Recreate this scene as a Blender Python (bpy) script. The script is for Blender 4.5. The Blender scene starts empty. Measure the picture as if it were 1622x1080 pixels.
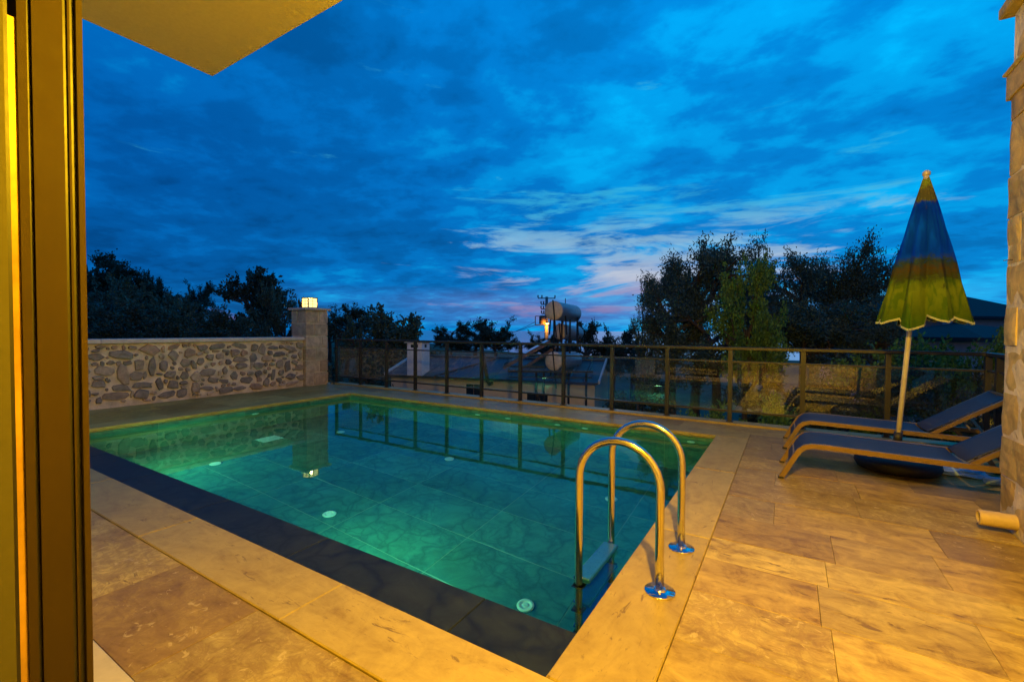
import bpy, bmesh, math, random
import numpy as np
from mathutils import Vector, Matrix, noise as mnoise
random.seed(7); np.random.seed(7)
S = bpy.context.scene
COL = S.collection
R = math.radians

# ------------------------------------------------------------------ camera
CAM = Vector((0, 0, 1.3)); YAW, PITCH, ROLL = R(31.67), R(-1.347), R(0.275)
FPX = 712.44
fwd = Vector((-math.sin(YAW)*math.cos(PITCH), math.cos(YAW)*math.cos(PITCH), math.sin(PITCH)))
rgt = Vector((math.cos(YAW), math.sin(YAW), 0)); upv = rgt.cross(fwd)
r2 = rgt*math.cos(ROLL) + upv*math.sin(ROLL); u2 = -rgt*math.sin(ROLL) + upv*math.cos(ROLL)
cam = bpy.data.objects.new('camera', bpy.data.cameras.new('camera')); COL.objects.link(cam)
cam.matrix_world = Matrix(((r2.x, u2.x, -fwd.x, CAM.x), (r2.y, u2.y, -fwd.y, CAM.y), (r2.z, u2.z, -fwd.z, CAM.z), (0, 0, 0, 1)))
cam.data.sensor_width = 36; cam.data.lens = 36*FPX/1622
cam.data.clip_start = 0.02; cam.data.clip_end = 60000
S.camera = cam
def at(px, py, depth):
    """a point of the place that lies 'depth' metres ahead of the camera"""
    return CAM + (fwd + r2*((px-811)/FPX) + u2*((540-py)/FPX))*depth
def bearing(px, py):
    return (fwd + r2*((px-811)/FPX) + u2*((540-py)/FPX)).normalized()

# ------------------------------------------------------------------ world
def build_world():
    w = bpy.data.worlds.new('World'); S.world = w; w.use_nodes = True
    N, L = w.node_tree.nodes, w.node_tree.links; N.clear()
    def n(t, **k):
        o = N.new(t)
        for a, b in k.items(): setattr(o, a, b)
        return o
    def math_(op, a, b=None, c=None, clamp=False):
        o = n('ShaderNodeMath', operation=op, use_clamp=clamp)
        for i, v in enumerate((a, b, c)):
            if v is None: continue
            if isinstance(v, (int, float)): o.inputs[i].default_value = v
            else: L.new(v, o.inputs[i])
        return o.outputs[0]
    def ramp(fac, stops, interp='EASE'):
        o = n('ShaderNodeValToRGB'); o.color_ramp.interpolation = interp
        e = o.color_ramp.elements
        while len(e) < len(stops): e.new(0.5)
        for i, (p, c) in enumerate(stops):
            e[i].position = p; e[i].color = (*c, 1) if len(c) == 3 else c
        L.new(fac, o.inputs[0]); return o.outputs[0]
    def mix(f, a, b, mode='MIX'):
        o = n('ShaderNodeMix', data_type='RGBA', blend_type=mode)
        for s, v in ((o.inputs[0], f), (o.inputs[6], a), (o.inputs[7], b)):
            if isinstance(v, (int, float)): s.default_value = v
            elif isinstance(v, tuple): s.default_value = (*v, 1)
            else: L.new(v, s)
        return o.outputs[2]
    tc = n('ShaderNodeTexCoord'); sep = n('ShaderNodeSeparateXYZ'); L.new(tc.outputs['Generated'], sep.inputs[0])
    x, y, z = sep.outputs
    zc = math_('MAXIMUM', z, 0.0)
    # clear twilight sky behind the clouds: the Nishita sky shortly after sunset, tinted to dusk blue
    sky = n('ShaderNodeTexSky', sky_type='NISHITA'); sky.sun_disc = False
    sb = bearing(1090, 480)
    sky.sun_elevation = R(1.0); sky.sun_rotation = math.atan2(sb.x, sb.y)
    sky.air_density = 1.5; sky.dust_density = 1.0; sky.ozone_density = 3.0
    base = ramp(zc, [(0.0, (.000, .20, .58)), (.05, (.002, .20, .57)), (.12, (.0, .165, .52)), (.3, (.0, .155, .52)), (.62, (.0, .21, .66)), (1.0, (.0, .18, .58))])
    # the side where the sun went down is lighter
    gd = bearing(1420, 230)
    dotn = n('ShaderNodeVectorMath', operation='DOT_PRODUCT'); L.new(tc.outputs['Generated'], dotn.inputs[0]); dotn.inputs[1].default_value = gd
    west = math_('MULTIPLY_ADD', dotn.outputs['Value'], 0.5, 0.5)          # 0..1
    west = math_('POWER', west, 3.0)
    # cloud layer: flat sheet overhead
    den = math_('ADD', zc, 0.16)
    cmb = n('ShaderNodeCombineXYZ'); L.new(math_('DIVIDE', x, den), cmb.inputs[0]); L.new(math_('DIVIDE', y, den), cmb.inputs[1])
    mp = n('ShaderNodeMapping'); mp.inputs['Rotation'].default_value = (0, 0, R(-38)); mp.inputs['Scale'].default_value = (0.95, 1.15, 1); mp.inputs['Location'].default_value = (3.1, 1.7, 0.4)
    L.new(cmb.outputs[0], mp.inputs[0])
    def noise(vec, scale, det, rough, dist=0.0, lac=2.0):
        o = n('ShaderNodeTexNoise'); o.inputs['Scale'].default_value = scale; o.inputs['Detail'].default_value = det
        o.inputs['Roughness'].default_value = rough; o.inputs['Distortion'].default_value = dist; L.new(vec, o.inputs['Vector']); return o.outputs['Fac']
    big = noise(mp.outputs[0], 0.9, 3, .5, .3)
    rip = noise(mp.outputs[0], 17.0, 5, .55, .2)
    mid = noise(mp.outputs[0], 2.5, 8, .56, .25)
    fine = noise(mp.outputs[0], 8.0, 7, .58, .2)
    cover = math_('ADD', math_('MULTIPLY', big, .46), math_('ADD', math_('MULTIPLY', mid, .40), math_('ADD', math_('MULTIPLY', fine, .19), math_('MULTIPLY', rip, .05))))
    cover = math_('ADD', cover, math_('MULTIPLY', math_('SUBTRACT', west, .5), .22))
    shade = ramp(cover, [(.42, (.50, .52, .56)), (.51, (.70, .74, .78)), (.585, (1, 1.02, 1.02)), (.66, (1.35, 1.6, 1.28)), (.74, (1.75, 2.15, 1.5))])
    col = mix(1.0, base, shade, 'MULTIPLY')
    wl = ramp(west, [(.15, (.78, .74, .85)), (.55, (1.0, 1.0, 1.02)), (1.0, (1.24, 1.32, 1.2))])
    col = mix(1.0, col, wl, 'MULTIPLY')
    # ragged bright breaks low over the western horizon, white above, pink below
    az = math_('ARCTAN2', x, y)
    cm2 = n('ShaderNodeCombineXYZ'); L.new(math_('MULTIPLY', az, 2.6), cm2.inputs[0]); L.new(math_('MULTIPLY', z, 17.0), cm2.inputs[1]); cm2.inputs[2].default_value = 5.3
    st = noise(cm2.outputs[0], 1.25, 9, .62, .45)
    azc = math.atan2(bearing(1010, 420).x, bearing(1010, 420).y)
    daz = math_('ABSOLUTE', math_('SUBTRACT', az, azc))
    wa = ramp(daz, [(.0, (1, 1, 1)), (.22, (.8, .8, .8)), (.62, (.1, .1, .1)), (.9, (0, 0, 0))])
    wz = ramp(z, [(.0, (0, 0, 0)), (.05, (.55, .55, .55)), (.10, (1, 1, 1)), (.17, (1, 1, 1)), (.26, (.7, .7, .7)), (.40, (0, 0, 0))])
    thr = math_('MULTIPLY', wa, wz)
    stv = math_('ADD', st, math_('MULTIPLY', math_('SUBTRACT', thr, 1.0), .22))
    sm = ramp(stv, [(.42, (0, 0, 0)), (.53, (.7, .7, .7)), (.64, (1, 1, 1))])
    scol = ramp(z, [(.02, (.24, .17, .40)), (.075, (.48, .36, .50)), (.12, (.52, .57, .68)), (.18, (.32, .55, .70)), (.26, (.04, .46, .72))])
    col = mix(math_('MULTIPLY', sm, .92), col, scol)
    # a thin even pink veil above the sea
    veil = ramp(z, [(.0, (0, 0, 0)), (.025, (.35, .35, .35)), (.065, (.6, .6, .6)), (.10, (0, 0, 0))])
    col = mix(math_('MULTIPLY', math_('MULTIPLY', veil, wa), math_('MULTIPLY_ADD', st, .9, .1)), col, (.24, .18, .43))
    nb = mix(1.0, sky.outputs[0], (.3, .55, 1.0), 'MULTIPLY')
    b1 = n('ShaderNodeBackground'); L.new(col, b1.inputs[0]); b1.inputs[1].default_value = 1.0
    b2 = n('ShaderNodeBackground'); L.new(nb, b2.inputs[0]); b2.inputs[1].default_value = 0.006
    ad = n('ShaderNodeAddShader'); L.new(b1.outputs[0], ad.inputs[0]); L.new(b2.outputs[0], ad.inputs[1])
    out = n('ShaderNodeOutputWorld'); L.new(ad.outputs[0], out.inputs[0])
    w.cycles.sampling_method = 'MANUAL'; w.cycles.sample_map_resolution = 512
build_world()
sun = bpy.data.objects.new('sun', bpy.data.lights.new('sun', 'SUN')); COL.objects.link(sun)
sun.data.energy = 0.02; sun.data.angle = R(25); sun.data.color = (1, .75, .7)
_b = bearing(1090, 480); sun.rotation_euler = (Vector((-_b.x, -_b.y, -.08))).to_track_quat('-Z', 'Y').to_euler()
S.view_settings.view_transform = 'Standard'; S.view_settings.look = 'None'
S.view_settings.exposure = 0; S.view_settings.gamma = 1
cy = S.cycles
cy.use_denoising = True
cy.max_bounces = 8; cy.diffuse_bounces = 3; cy.glossy_bounces = 4; cy.transmission_bounces = 6; cy.transparent_max_bounces = 24
cy.caustics_refractive = True; cy.caustics_reflective = False
cy.sample_clamp_indirect = 3.0; cy.sample_clamp_direct = 0

# ------------------------------------------------------------------ helpers
def tag(o, label=None, cat=None, group=None, kind=None):
    if label: o['label'] = label
    if cat: o['category'] = cat
    if group: o['group'] = group
    if kind: o['kind'] = kind
    return o
def empty(name, loc=(0, 0, 0), rz=0.0):
    o = bpy.data.objects.new(name, None); COL.objects.link(o); o.location = loc; o.rotation_euler = (0, 0, rz)
    o.empty_display_size = .1
    return o
class MB:
    """collects vertices and faces of one mesh"""
    def __init__(s): s.v = []; s.f = []; s.sm = []
    def add(s, vs, fs, smooth=False):
        b = len(s.v); s.v += [tuple(p) for p in vs]; s.f += [tuple(i+b for i in f) for f in fs]; s.sm += [smooth]*len(fs); return s
    def box(s, x0, x1, y0, y1, z0, z1, ch=0.0):
        if ch <= 0:
            return s.add([(x0,y0,z0),(x1,y0,z0),(x1,y1,z0),(x0,y1,z0),(x0,y0,z1),(x1,y0,z1),(x1,y1,z1),(x0,y1,z1)],
                         [(3,2,1,0),(4,5,6,7),(0,1,5,4),(1,2,6,5),(2,3,7,6),(3,0,4,7)])
        c = ch
        rings = [(x0+c,x1-c,y0+c,y1-c,z0),(x0,x1,y0,y1,z0+c),(x0,x1,y0,y1,z1-c),(x0+c,x1-c,y0+c,y1-c,z1)]
        vs = []
        for a,b_,d,e,z in rings: vs += [(a,d,z),(b_,d,z),(b_,e,z),(a,e,z)]
        fs = [(3,2,1,0),(12,13,14,15)]
        for k in range(3):
            for i in range(4):
                j=(i+1)%4; fs.append((k*4+i,k*4+j,k*4+4+j,k*4+4+i))
        return s.add(vs, fs)
    def obox(s, c, ax, ay, az, hx, hy, hz):
        c = Vector(c); ax, ay, az = Vector(ax).normalized(), Vector(ay).normalized(), Vector(az).normalized()
        vs = [c+ax*(hx*i)+ay*(hy*j)+az*(hz*k) for k in (-1,1) for (i,j) in ((-1,-1),(1,-1),(1,1),(-1,1))]
        return s.add(vs, [(3,2,1,0),(4,5,6,7),(0,1,5,4),(1,2,6,5),(2,3,7,6),(3,0,4,7)])
    def bar(s, a, b, w, h=None, up=(0,0,1)):
        a, b = Vector(a), Vector(b); d = (b-a); l = d.length; d.normalize(); u = Vector(up)
        if abs(d.dot(u)) > .97: u = Vector((1,0,0))
        sx = d.cross(u).normalized(); uz = sx.cross(d)
        return s.obox((a+b)/2, d, sx, uz, l/2, w/2, (h or w)/2)
    def tube(s, pts, r, seg=10, caps=True, smooth=True):
        pts = [Vector(p) for p in pts]; n = len(pts); rr = r if isinstance(r, (list, tuple)) else [r]*n
        t = (pts[1]-pts[0]).normalized(); u = Vector((0,0,1)) if abs(t.z) < .9 else Vector((1,0,0))
        a = t.cross(u).normalized(); vs = []
        for i, p in enumerate(pts):
            t = (pts[min(i+1,n-1)]-pts[max(i-1,0)]).normalized()
            a = (a - t*a.dot(t)).normalized(); b = t.cross(a)
            for k in range(seg):
                an = 2*math.pi*k/seg; vs.append(p + (a*math.cos(an)+b*math.sin(an))*rr[i])
        fs = []
        for i in range(n-1):
            for k in range(seg):
                j=(k+1)%seg; fs.append((i*seg+k,i*seg+j,(i+1)*seg+j,(i+1)*seg+k))
        s.add(vs, fs, smooth)
        if caps: 
            b0 = len(s.v)-len(vs)
            s.f += [tuple(b0+k for k in reversed(range(seg))), tuple(b0+(n-1)*seg+k for k in range(seg))]; s.sm += [False, False]
        return s
    def rtube(s, pts, w, h, side):
        """rectangular section swept along a path that bends in the plane normal to 'side'"""
        pts = [Vector(p) for p in pts]; n = len(pts); sd = Vector(side).normalized(); vs = []
        for i, p in enumerate(pts):
            t = (pts[min(i+1,n-1)]-pts[max(i-1,0)]).normalized(); u = sd.cross(t).normalized()
            for (p1, p2) in ((-1,-1),(1,-1),(1,1),(-1,1)): vs.append(p + sd*(w/2*p1) + u*(h/2*p2))
        fs = [(3,2,1,0), tuple((n-1)*4+k for k in range(4))]
        for i in range(n-1):
            for k in range(4):
                j=(k+1)%4; fs.append((i*4+k,i*4+j,(i+1)*4+j,(i+1)*4+k))
        return s.add(vs, fs)
    def lathe(s, prof, c=(0,0,0), seg=24, smooth=True):
        vs = []; n = len(prof)
        for r, z in prof:
            for k in range(seg):
                a = 2*math.pi*k/seg; vs.append((c[0]+r*math.cos(a), c[1]+r*math.sin(a), c[2]+z))
        fs = []
        for i in range(n-1):
            for k in range(seg):
                j=(k+1)%seg; fs.append((i*seg+k,i*seg+j,(i+1)*seg+j,(i+1)*seg+k))
        s.add(vs, fs, smooth); b = len(s.v)-len(vs)
        s.f += [tuple(b+k for k in reversed(range(seg))), tuple(b+(n-1)*seg+k for k in range(seg))]; s.sm += [False, False]
        return s
    def xform(s, m):
        s.v = [tuple(m @ Vector(p)) for p in s.v]; return s
    def mesh(s, name):
        me = bpy.data.meshes.new(name); me.from_pydata(s.v, [], s.f)
        me.polygons.foreach_set('use_smooth', s.sm); me.update()
        bm = bmesh.new(); bm.from_mesh(me); bmesh.ops.recalc_face_normals(bm, faces=bm.faces); bm.to_mesh(me); bm.free()
        return me
    def build(s, name, mat, parent=None):
        me = s.mesh(name); me.materials.append(mat)
        o = bpy.data.objects.new(name, me); COL.objects.link(o); o.parent = parent
        return o
def link_mesh(name, me, parent=None):
    o = bpy.data.objects.new(name, me); COL.objects.link(o); o.parent = parent; return o
def arc(c, r, a0, a1, n, plane='xz'):
    out = []
    for i in range(n+1):
        a = a0+(a1-a0)*i/n; u, v = math.cos(a)*r, math.sin(a)*r
        out.append((c[0]+u, c[1], c[2]+v) if plane == 'xz' else (c[0], c[1]+u, c[2]+v) if plane == 'yz' else (c[0]+u, c[1]+v, c[2]))
    return out

# ------------------------------------------------------------------ materials
class NT:
    def __init__(s, name):
        s.m = bpy.data.materials.new(name); s.m.use_nodes = True; s.t = s.m.node_tree; s.N = s.t.nodes; s.L = s.t.links
        s.b = s.N['Principled BSDF']; s.out = s.N['Material Output']
    def n(s, t, **k):
        o = s.N.new(t)
        for a, b in k.items(): setattr(o, a, b)
        return o
    def put(s, sock, v):
        if isinstance(v, (int, float)): sock.default_value = v
        elif isinstance(v, tuple): sock.default_value = (*v, 1) if len(v) == 3 and sock.type == 'RGBA' else v
        else: s.L.new(v, sock)
    def math(s, op, a, b=None, c=None, clamp=False):
        o = s.n('ShaderNodeMath', operation=op, use_clamp=clamp)
        for i, v in enumerate((a, b, c)):
            if v is not None: s.put(o.inputs[i], v)
        return o.outputs[0]
    def pos(s, stretch=(1,1,1), rnd=True, rot=(0,0,0)):
        g = s.n('ShaderNodeNewGeometry'); v = g.outputs['Position']
        if rnd:
            oi = s.n('ShaderNodeObjectInfo'); a = s.n('ShaderNodeVectorMath', operation='ADD')
            s.L.new(v, a.inputs[0]); c = s.n('ShaderNodeCombineXYZ'); k = s.math('MULTIPLY', oi.outputs['Random'], 61.0)
            for i in range(3): s.L.new(k, c.inputs[i])
            s.L.new(c.outputs[0], a.inputs[1]); v = a.outputs[0]
        mp = s.n('ShaderNodeMapping'); mp.inputs['Scale'].default_value = stretch; mp.inputs['Rotation'].default_value = rot; s.L.new(v, mp.inputs[0])
        return mp.outputs[0]
    def rand(s): return s.n('ShaderNodeObjectInfo').outputs['Random']
    def noise(s, v, scale, det=4, rough=.55, dist=0.0):
        o = s.n('ShaderNodeTexNoise'); o.inputs['Scale'].default_value = scale; o.inputs['Detail'].default_value = det
        o.inputs['Roughness'].default_value = rough; o.inputs['Distortion'].default_value = dist; s.L.new(v, o.inputs['Vector']); return o.outputs['Fac']
    def ramp(s, f, stops, interp='LINEAR'):
        o = s.n('ShaderNodeValToRGB'); o.color_ramp.interpolation = interp; e = o.color_ramp.elements
        while len(e) < len(stops): e.new(.5)
        for i, (p, c) in enumerate(stops): e[i].position = p; e[i].color = (*c, 1)
        s.put(o.inputs[0], f); return o.outputs[0]
    def mix(s, f, a, b, mode='MIX'):
        o = s.n('ShaderNodeMix', data_type='RGBA', blend_type=mode); s.put(o.inputs[0], f); s.put(o.inputs[6], a); s.put(o.inputs[7], b); return o.outputs[2]
    def bump(s, h, strength=.3, dist=.01):
        o = s.n('ShaderNodeBump'); o.inputs['Strength'].default_value = strength; o.inputs['Distance'].default_value = dist
        s.L.new(h, o.inputs['Height']); s.L.new(o.outputs[0], s.b.inputs['Normal'])
    def set(s, col=None, rough=None, metal=None, **k):
        if col is not None: s.put(s.b.inputs['Base Color'], col)
        if rough is not None: s.put(s.b.inputs['Roughness'], rough)
        if metal is not None: s.put(s.b.inputs['Metallic'], metal)
        for a, v in k.items(): s.put(s.b.inputs[a.replace('_', ' ')], v)
        return s.m
def plain(name, col, rough=.5, metal=0.0, var=.18, scale=9, bump=.12, dist=.004, rnd=.12, stretch=(1,1,1)):
    t = NT(name); p = t.pos(stretch); f = t.noise(p, scale, 6, .6); f2 = t.noise(p, scale*6, 4, .6)
    lo = tuple(max(0, c*(1-var)) for c in col); hi = tuple(min(1, c*(1+var)) for c in col)
    c = t.ramp(f, [(.3, lo), (.7, hi)])
    if rnd: c = t.mix(1.0, c, t.ramp(t.rand(), [(0, (1-rnd,)*3), (1, (1+rnd,)*3)]), 'MULTIPLY')
    t.set(c, t.math('ADD', t.math('MULTIPLY', f2, .2), max(0, rough-.1)), metal)
    if bump: t.bump(t.math('ADD', t.math('MULTIPLY', f, .6), t.math('MULTIPLY', f2, .4)), bump, dist)
    return t.m
def travertine(name, tones, along='x', worn=True):
    t = NT(name); st = (1.0, 3.2, 3.2) if along == 'x' else (3.2, 1.0, 3.2)
    p = t.pos(st); q = t.pos((1,1,1)); rn = t.rand()
    band = t.noise(p, 2.2, 10, .68, .9); clouds = t.noise(q, 7.0, 9, .70, 1.0); grain = t.noise(q, 60, 4, .6)
    tone = t.ramp(rn, tones, 'CONSTANT')
    f = t.math('ADD', t.math('MULTIPLY', band, .5), t.math('MULTIPLY', clouds, .5))
    c = t.mix(1.0, tone, t.ramp(f, [(.36, (.42, .33, .22)), (.45, (.80, .74, .62)), (.53, (1.06, 1.04, 1.0)), (.63, (1.38, 1.36, 1.34))] if worn else [(.33, (.60, .52, .42)), (.44, (.88, .85, .79)), (.54, (1.04, 1.03, 1.0)), (.66, (1.2, 1.19, 1.17))]), 'MULTIPLY')
    # filled holes and cracks that follow the bedding
    h = t.noise(p, 7.0, 6, .65, .8); hole = t.ramp(h, [(.60, (0,0,0)), (.66, (1,1,1))])
    hm = t.math('MULTIPLY', hole, t.ramp(t.noise(q, 2.3, 3, .5), [(.44, (0,0,0)), (.56, (1,1,1))]))
    c = t.mix(t.math('MULTIPLY', hm, .75), c, (.12, .07, .035))
    if worn:   # brecciated, patchy tiles
        e = t.noise(q, 9, 9, .7, 1.4); patch = t.ramp(e, [(.44, (0,0,0)), (.48, (1,1,1)), (.53, (1,1,1)), (.57, (0,0,0))])
        sel = t.math('GREATER_THAN', t.math('FRACT', t.math('MULTIPLY', rn, 7.31)), .48)
        c = t.mix(t.math('MULTIPLY', t.math('MULTIPLY', patch, sel), .45), c, (.24, .15, .05))
        lt = t.ramp(t.noise(q, 14, 7, .66, 1.1), [(.60, (0,0,0)), (.66, (1,1,1))])
        c = t.mix(t.math('MULTIPLY', t.math('MULTIPLY', lt, sel), .6), c, (.62, .50, .22))
    pit = t.math('MULTIPLY', t.ramp(t.noise(p, 26, 5, .7, .5), [(.60, (0,0,0)), (.66, (1,1,1))]), t.ramp(clouds, [(.45, (0,0,0)), (.6, (1,1,1))]))
    c = t.mix(t.math('MULTIPLY', pit, .5), c, (.11, .07, .03))
    ro = t.math('ADD', t.math('MULTIPLY', f, .22), .27)
    t.set(c, ro, Specular_IOR_Level=.16)
    t.bump(t.math('SUBTRACT', t.math('ADD', t.math('MULTIPLY', f, .5), t.math('MULTIPLY', grain, .15)), t.math('MULTIPLY', hm, .6)), .35, .004)
    return t.m
TONES = [(0.0,(0.354,0.267,0.072)),(.14,(0.437,0.334,0.094)),(.27,(0.302,0.212,0.053)),(.40,(0.478,0.373,0.096)),(.54,(0.385,0.283,0.074)),(.66,(0.291,0.207,0.053)),(.76,(0.426,0.303,0.062)),(.9,(0.374,0.293,0.090))]
M = {}
M['trav_x'] = travertine('travertine_bedded_x', TONES, 'x')
M['trav_y'] = travertine('travertine_bedded_y', TONES, 'y')
CT = [(0.0,(0.406,0.308,0.087)),(.35,(0.447,0.344,0.096)),(.7,(0.364,0.278,0.078))]
M['cop_x'] = travertine('coping_travertine_x', CT, 'x', False)
M['cop_y'] = travertine('coping_travertine_y', CT, 'y', False)
M['mortar'] = plain('sand_mortar', (.40,.31,.15), .85, 0, .25, 14, .5, .004)
def marble(name, dark, light, rough, vein=.8):
    t = NT(name); q = t.pos((1,1,1))
    d = t.n('ShaderNodeTexNoise'); d.inputs['Scale'].default_value = 2.0; d.inputs['Detail'].default_value = 5; t.L.new(q, d.inputs['Vector'])
    mx = t.n('ShaderNodeVectorMath', operation='MULTIPLY_ADD'); t.L.new(d.outputs['Color'], mx.inputs[0]); mx.inputs[1].default_value = (.7,.7,.7); t.L.new(q, mx.inputs[2])
    def veins(sc, w):
        v = t.n('ShaderNodeTexVoronoi', feature='DISTANCE_TO_EDGE'); v.inputs['Scale'].default_value = sc; t.L.new(mx.outputs[0], v.inputs['Vector'])
        return t.ramp(v.outputs['Distance'], [(0, (1,1,1)), (w, (.45,.45,.45)), (w*2.6, (0,0,0))])
    v1 = veins(2.2, .035); v2 = veins(6.0, .05)
    sel = t.ramp(t.noise(q, 1.7, 3, .5), [(.42, (0,0,0)), (.58, (1,1,1))])
    cl = t.noise(q, 4.5, 8, .68, .9)
    c = t.ramp(cl, [(.28, dark), (.5, tuple((a+b)/2 for a, b in zip(dark, light))), (.72, light)])
    vv = t.math('MAXIMUM', t.math('MULTIPLY', v1, .9), t.math('MULTIPLY', t.math('MULTIPLY', v2, sel), .7))
    c = t.mix(t.math('MULTIPLY', vv, vein), c, tuple(a*.35 for a in dark))
    c = t.mix(1.0, c, t.ramp(t.rand(), [(0, (.8,.8,.8)), (1, (1.2,1.2,1.2))]), 'MULTIPLY')
    t.set(c, rough); t.bump(cl, .08, .002)
    return t.m
M['pool_tile'] = marble('green_forest_marble', (.040,.13,.105), (.085,.27,.18), .30, .6)
M['dark_slab'] = marble('dark_forest_marble', (.006,.009,.008), (.022,.030,.025), .5)
M['dark_slab'].node_tree.nodes['Principled BSDF'].inputs['Specular IOR Level'].default_value = .28
M['grout'] = plain('pale_grout', (.26,.36,.25), .8, 0, .15, 20, .2)
# water
t = NT('pool_water'); t.N.remove(t.b)
gl = t.n('ShaderNodeBsdfGlass'); gl.inputs['IOR'].default_value = 1.333; gl.inputs['Roughness'].default_value = 0.0; gl.inputs['Color'].default_value = (.62, .98, .93, 1)
wp = t.pos((1,1,1), False); h = t.noise(wp, 2.2, 3, .5, .2); bp = t.n('ShaderNodeBump'); bp.inputs['Strength'].default_value = .05; bp.inputs['Distance'].default_value = .02
t.L.new(h, bp.inputs['Height']); t.L.new(bp.outputs[0], gl.inputs['Normal']); t.L.new(gl.outputs[0], t.out.inputs[0]); M['water'] = t.m
# pane glass
def pane(name, tint, boost):
    t = NT(name); t.N.remove(t.b); tr = t.n('ShaderNodeBsdfTransparent'); tr.inputs[0].default_value = (*tint, 1)
    g = t.n('ShaderNodeBsdfGlossy'); g.inputs['Roughness'].default_value = .0; g.inputs['Color'].default_value = (.95, .97, 1, 1)
    df = t.n('ShaderNodeBsdfDiffuse'); df.inputs[0].default_value = (.5, .52, .5, 1)
    p = t.pos((1,1,1)); dirt = t.ramp(t.noise(p, 5, 8, .65), [(.4, (.003,)*3), (.75, (.016,)*3)])
    m0 = t.n('ShaderNodeMixShader'); t.L.new(dirt, m0.inputs[0]); t.L.new(tr.outputs[0], m0.inputs[1]); t.L.new(df.outputs[0], m0.inputs[2])
    fr = t.n('ShaderNodeFresnel'); gb_ = t.n('ShaderNodeNewGeometry'); t.L.new(t.math('SUBTRACT', 1.5, t.math('MULTIPLY', gb_.outputs['Backfacing'], 1.5-1/1.5)), fr.inputs[0]); mx = t.n('ShaderNodeMixShader')
    t.L.new(t.math('MULTIPLY', fr.outputs[0], boost, clamp=True), mx.inputs[0]); t.L.new(m0.outputs[0], mx.inputs[1]); t.L.new(g.outputs[0], mx.inputs[2]); t.L.new(mx.outputs[0], t.out.inputs[0])
    return t.m
M['glass'] = pane('railing_glass', (.93, .96, .95), 1.7)
M['win_glass'] = pane('window_glass', (.9, .92, .9), 1.2)
def steel(name, col, rough):
    t = NT(name); p = t.pos((1,1,14)); f = t.noise(p, 40, 4, .6); t.set(col, t.math('MULTIPLY_ADD', f, .12, rough-.06), 1.0); t.bump(f, .02, .001); return t.m
M['steel'] = steel('brushed_stainless', (.72,.70,.66), .17)
M['steel_flange'] = steel('polished_stainless', (.75,.75,.75), .1)
M['tread'] = plain('blue_plastic_tread', (.008,.09,.50), .3, 0, .12, 20, .2)
M['rubber'] = plain('black_rubber', (.015,.015,.016), .6, 0, .2, 20, .2)
M['rail_metal'] = plain('bronze_aluminium', (.030,.027,.020), .45, .2, .1, 10, .04)
M['frame_metal'] = plain('door_bronze', (.035,.022,.006), .62, .0, .06, 4, .02)
M['frame_metal'].node_tree.nodes['Principled BSDF'].inputs['Specular IOR Level'].default_value = .10
M['frame_dark'] = plain('door_groove', (.010,.008,.005), .45, .1, .1, 6, .02)
M['frame_reflection'] = plain('orange_reflection', (.38,.21,.03), .4, .1, .4, 7, .1)  # orange reflection in the door glass, put into a base colour
M['bronze_frame'] = plain('lounger_bronze', (.24,.155,.065), .38, .45, .12, 12, .05)
M['lounger_fab'] = None
t = NT('navy_mesh_fabric'); g = t.n('ShaderNodeTexCoord'); w1 = t.n('ShaderNodeTexWave'); w1.inputs['Scale'].default_value = 90; w2 = t.n('ShaderNodeTexWave', bands_direction='Y'); w2.inputs['Scale'].default_value = 90
t.L.new(g.outputs['Object'], w1.inputs[0]); t.L.new(g.outputs['Object'], w2.inputs[0]); wv = t.math('MULTIPLY', w1.outputs['Fac'], w2.outputs['Fac'])
p = t.pos((1,1,1)); t.set(t.mix(t.noise(p, 7, 5, .6), (.010,.014,.040), (.020,.026,.060)), .62); t.bump(wv, .3, .001); M['lounger_fab'] = t.m
# stone of the boundary wall
def stone(name, stops, rnd_rough=.75, sc=9):
    t = NT(name); q = t.pos((1,1,1)); c = t.ramp(t.rand(), stops); a = t.noise(q, sc, 9, .68, .7); b_ = t.noise(q, sc*5, 6, .65)
    c = t.mix(1.0, c, t.ramp(a, [(.25, (.5,.5,.5)), (.5, (.95,.95,.93)), (.75, (1.5,1.45,1.35))]), 'MULTIPLY')
    t.set(c, rnd_rough); t.bump(t.math('ADD', t.math('MULTIPLY', a, .7), t.math('MULTIPLY', b_, .35)), .8, .012); return t.m
M['rubble'] = stone('rubble_stone', [(0,(.17,.155,.135)),(.2,(.27,.24,.20)),(.35,(.15,.14,.125)),(.5,(.40,.32,.23)),(.65,(.21,.195,.17)),(.8,(.48,.39,.28)),(.9,(.38,.26,.18)),(1,(.25,.21,.16))])
M['wallmortar'] = plain('cream_mortar', (.60,.52,.39), .9, 0, .35, 5, 1.0, .03)
M['ashlar'] = stone('ashlar_stone', [(0,(.46,.34,.13)),(.4,(.54,.41,.18)),(.7,(.40,.27,.10)),(1,(.50,.37,.15))], .8, 7)
M['ashlar_pier'] = stone('pier_stone', [(0,(.44,.36,.25)),(.4,(.55,.46,.33)),(.7,(.38,.29,.19)),(1,(.5,.4,.28))], .8, 8)
M['capstone'] = plain('cap_limestone', (.56,.50,.41), .7, 0, .15, 7, .3, .004)
M['plaster'] = plain('cream_plaster', (.74,.68,.52), .85, 0, .05, 40, .35, .003, .02)
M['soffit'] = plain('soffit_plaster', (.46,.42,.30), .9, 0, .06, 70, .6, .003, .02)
M['room_wall'] = plain('room_paint', (.80,.75,.60), .85, 0, .03, 10, .1, .002, .02)
M['room_floor'] = plain('room_floor_tile', (.50,.42,.32), .3, 0, .1, 4, .05)
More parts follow.
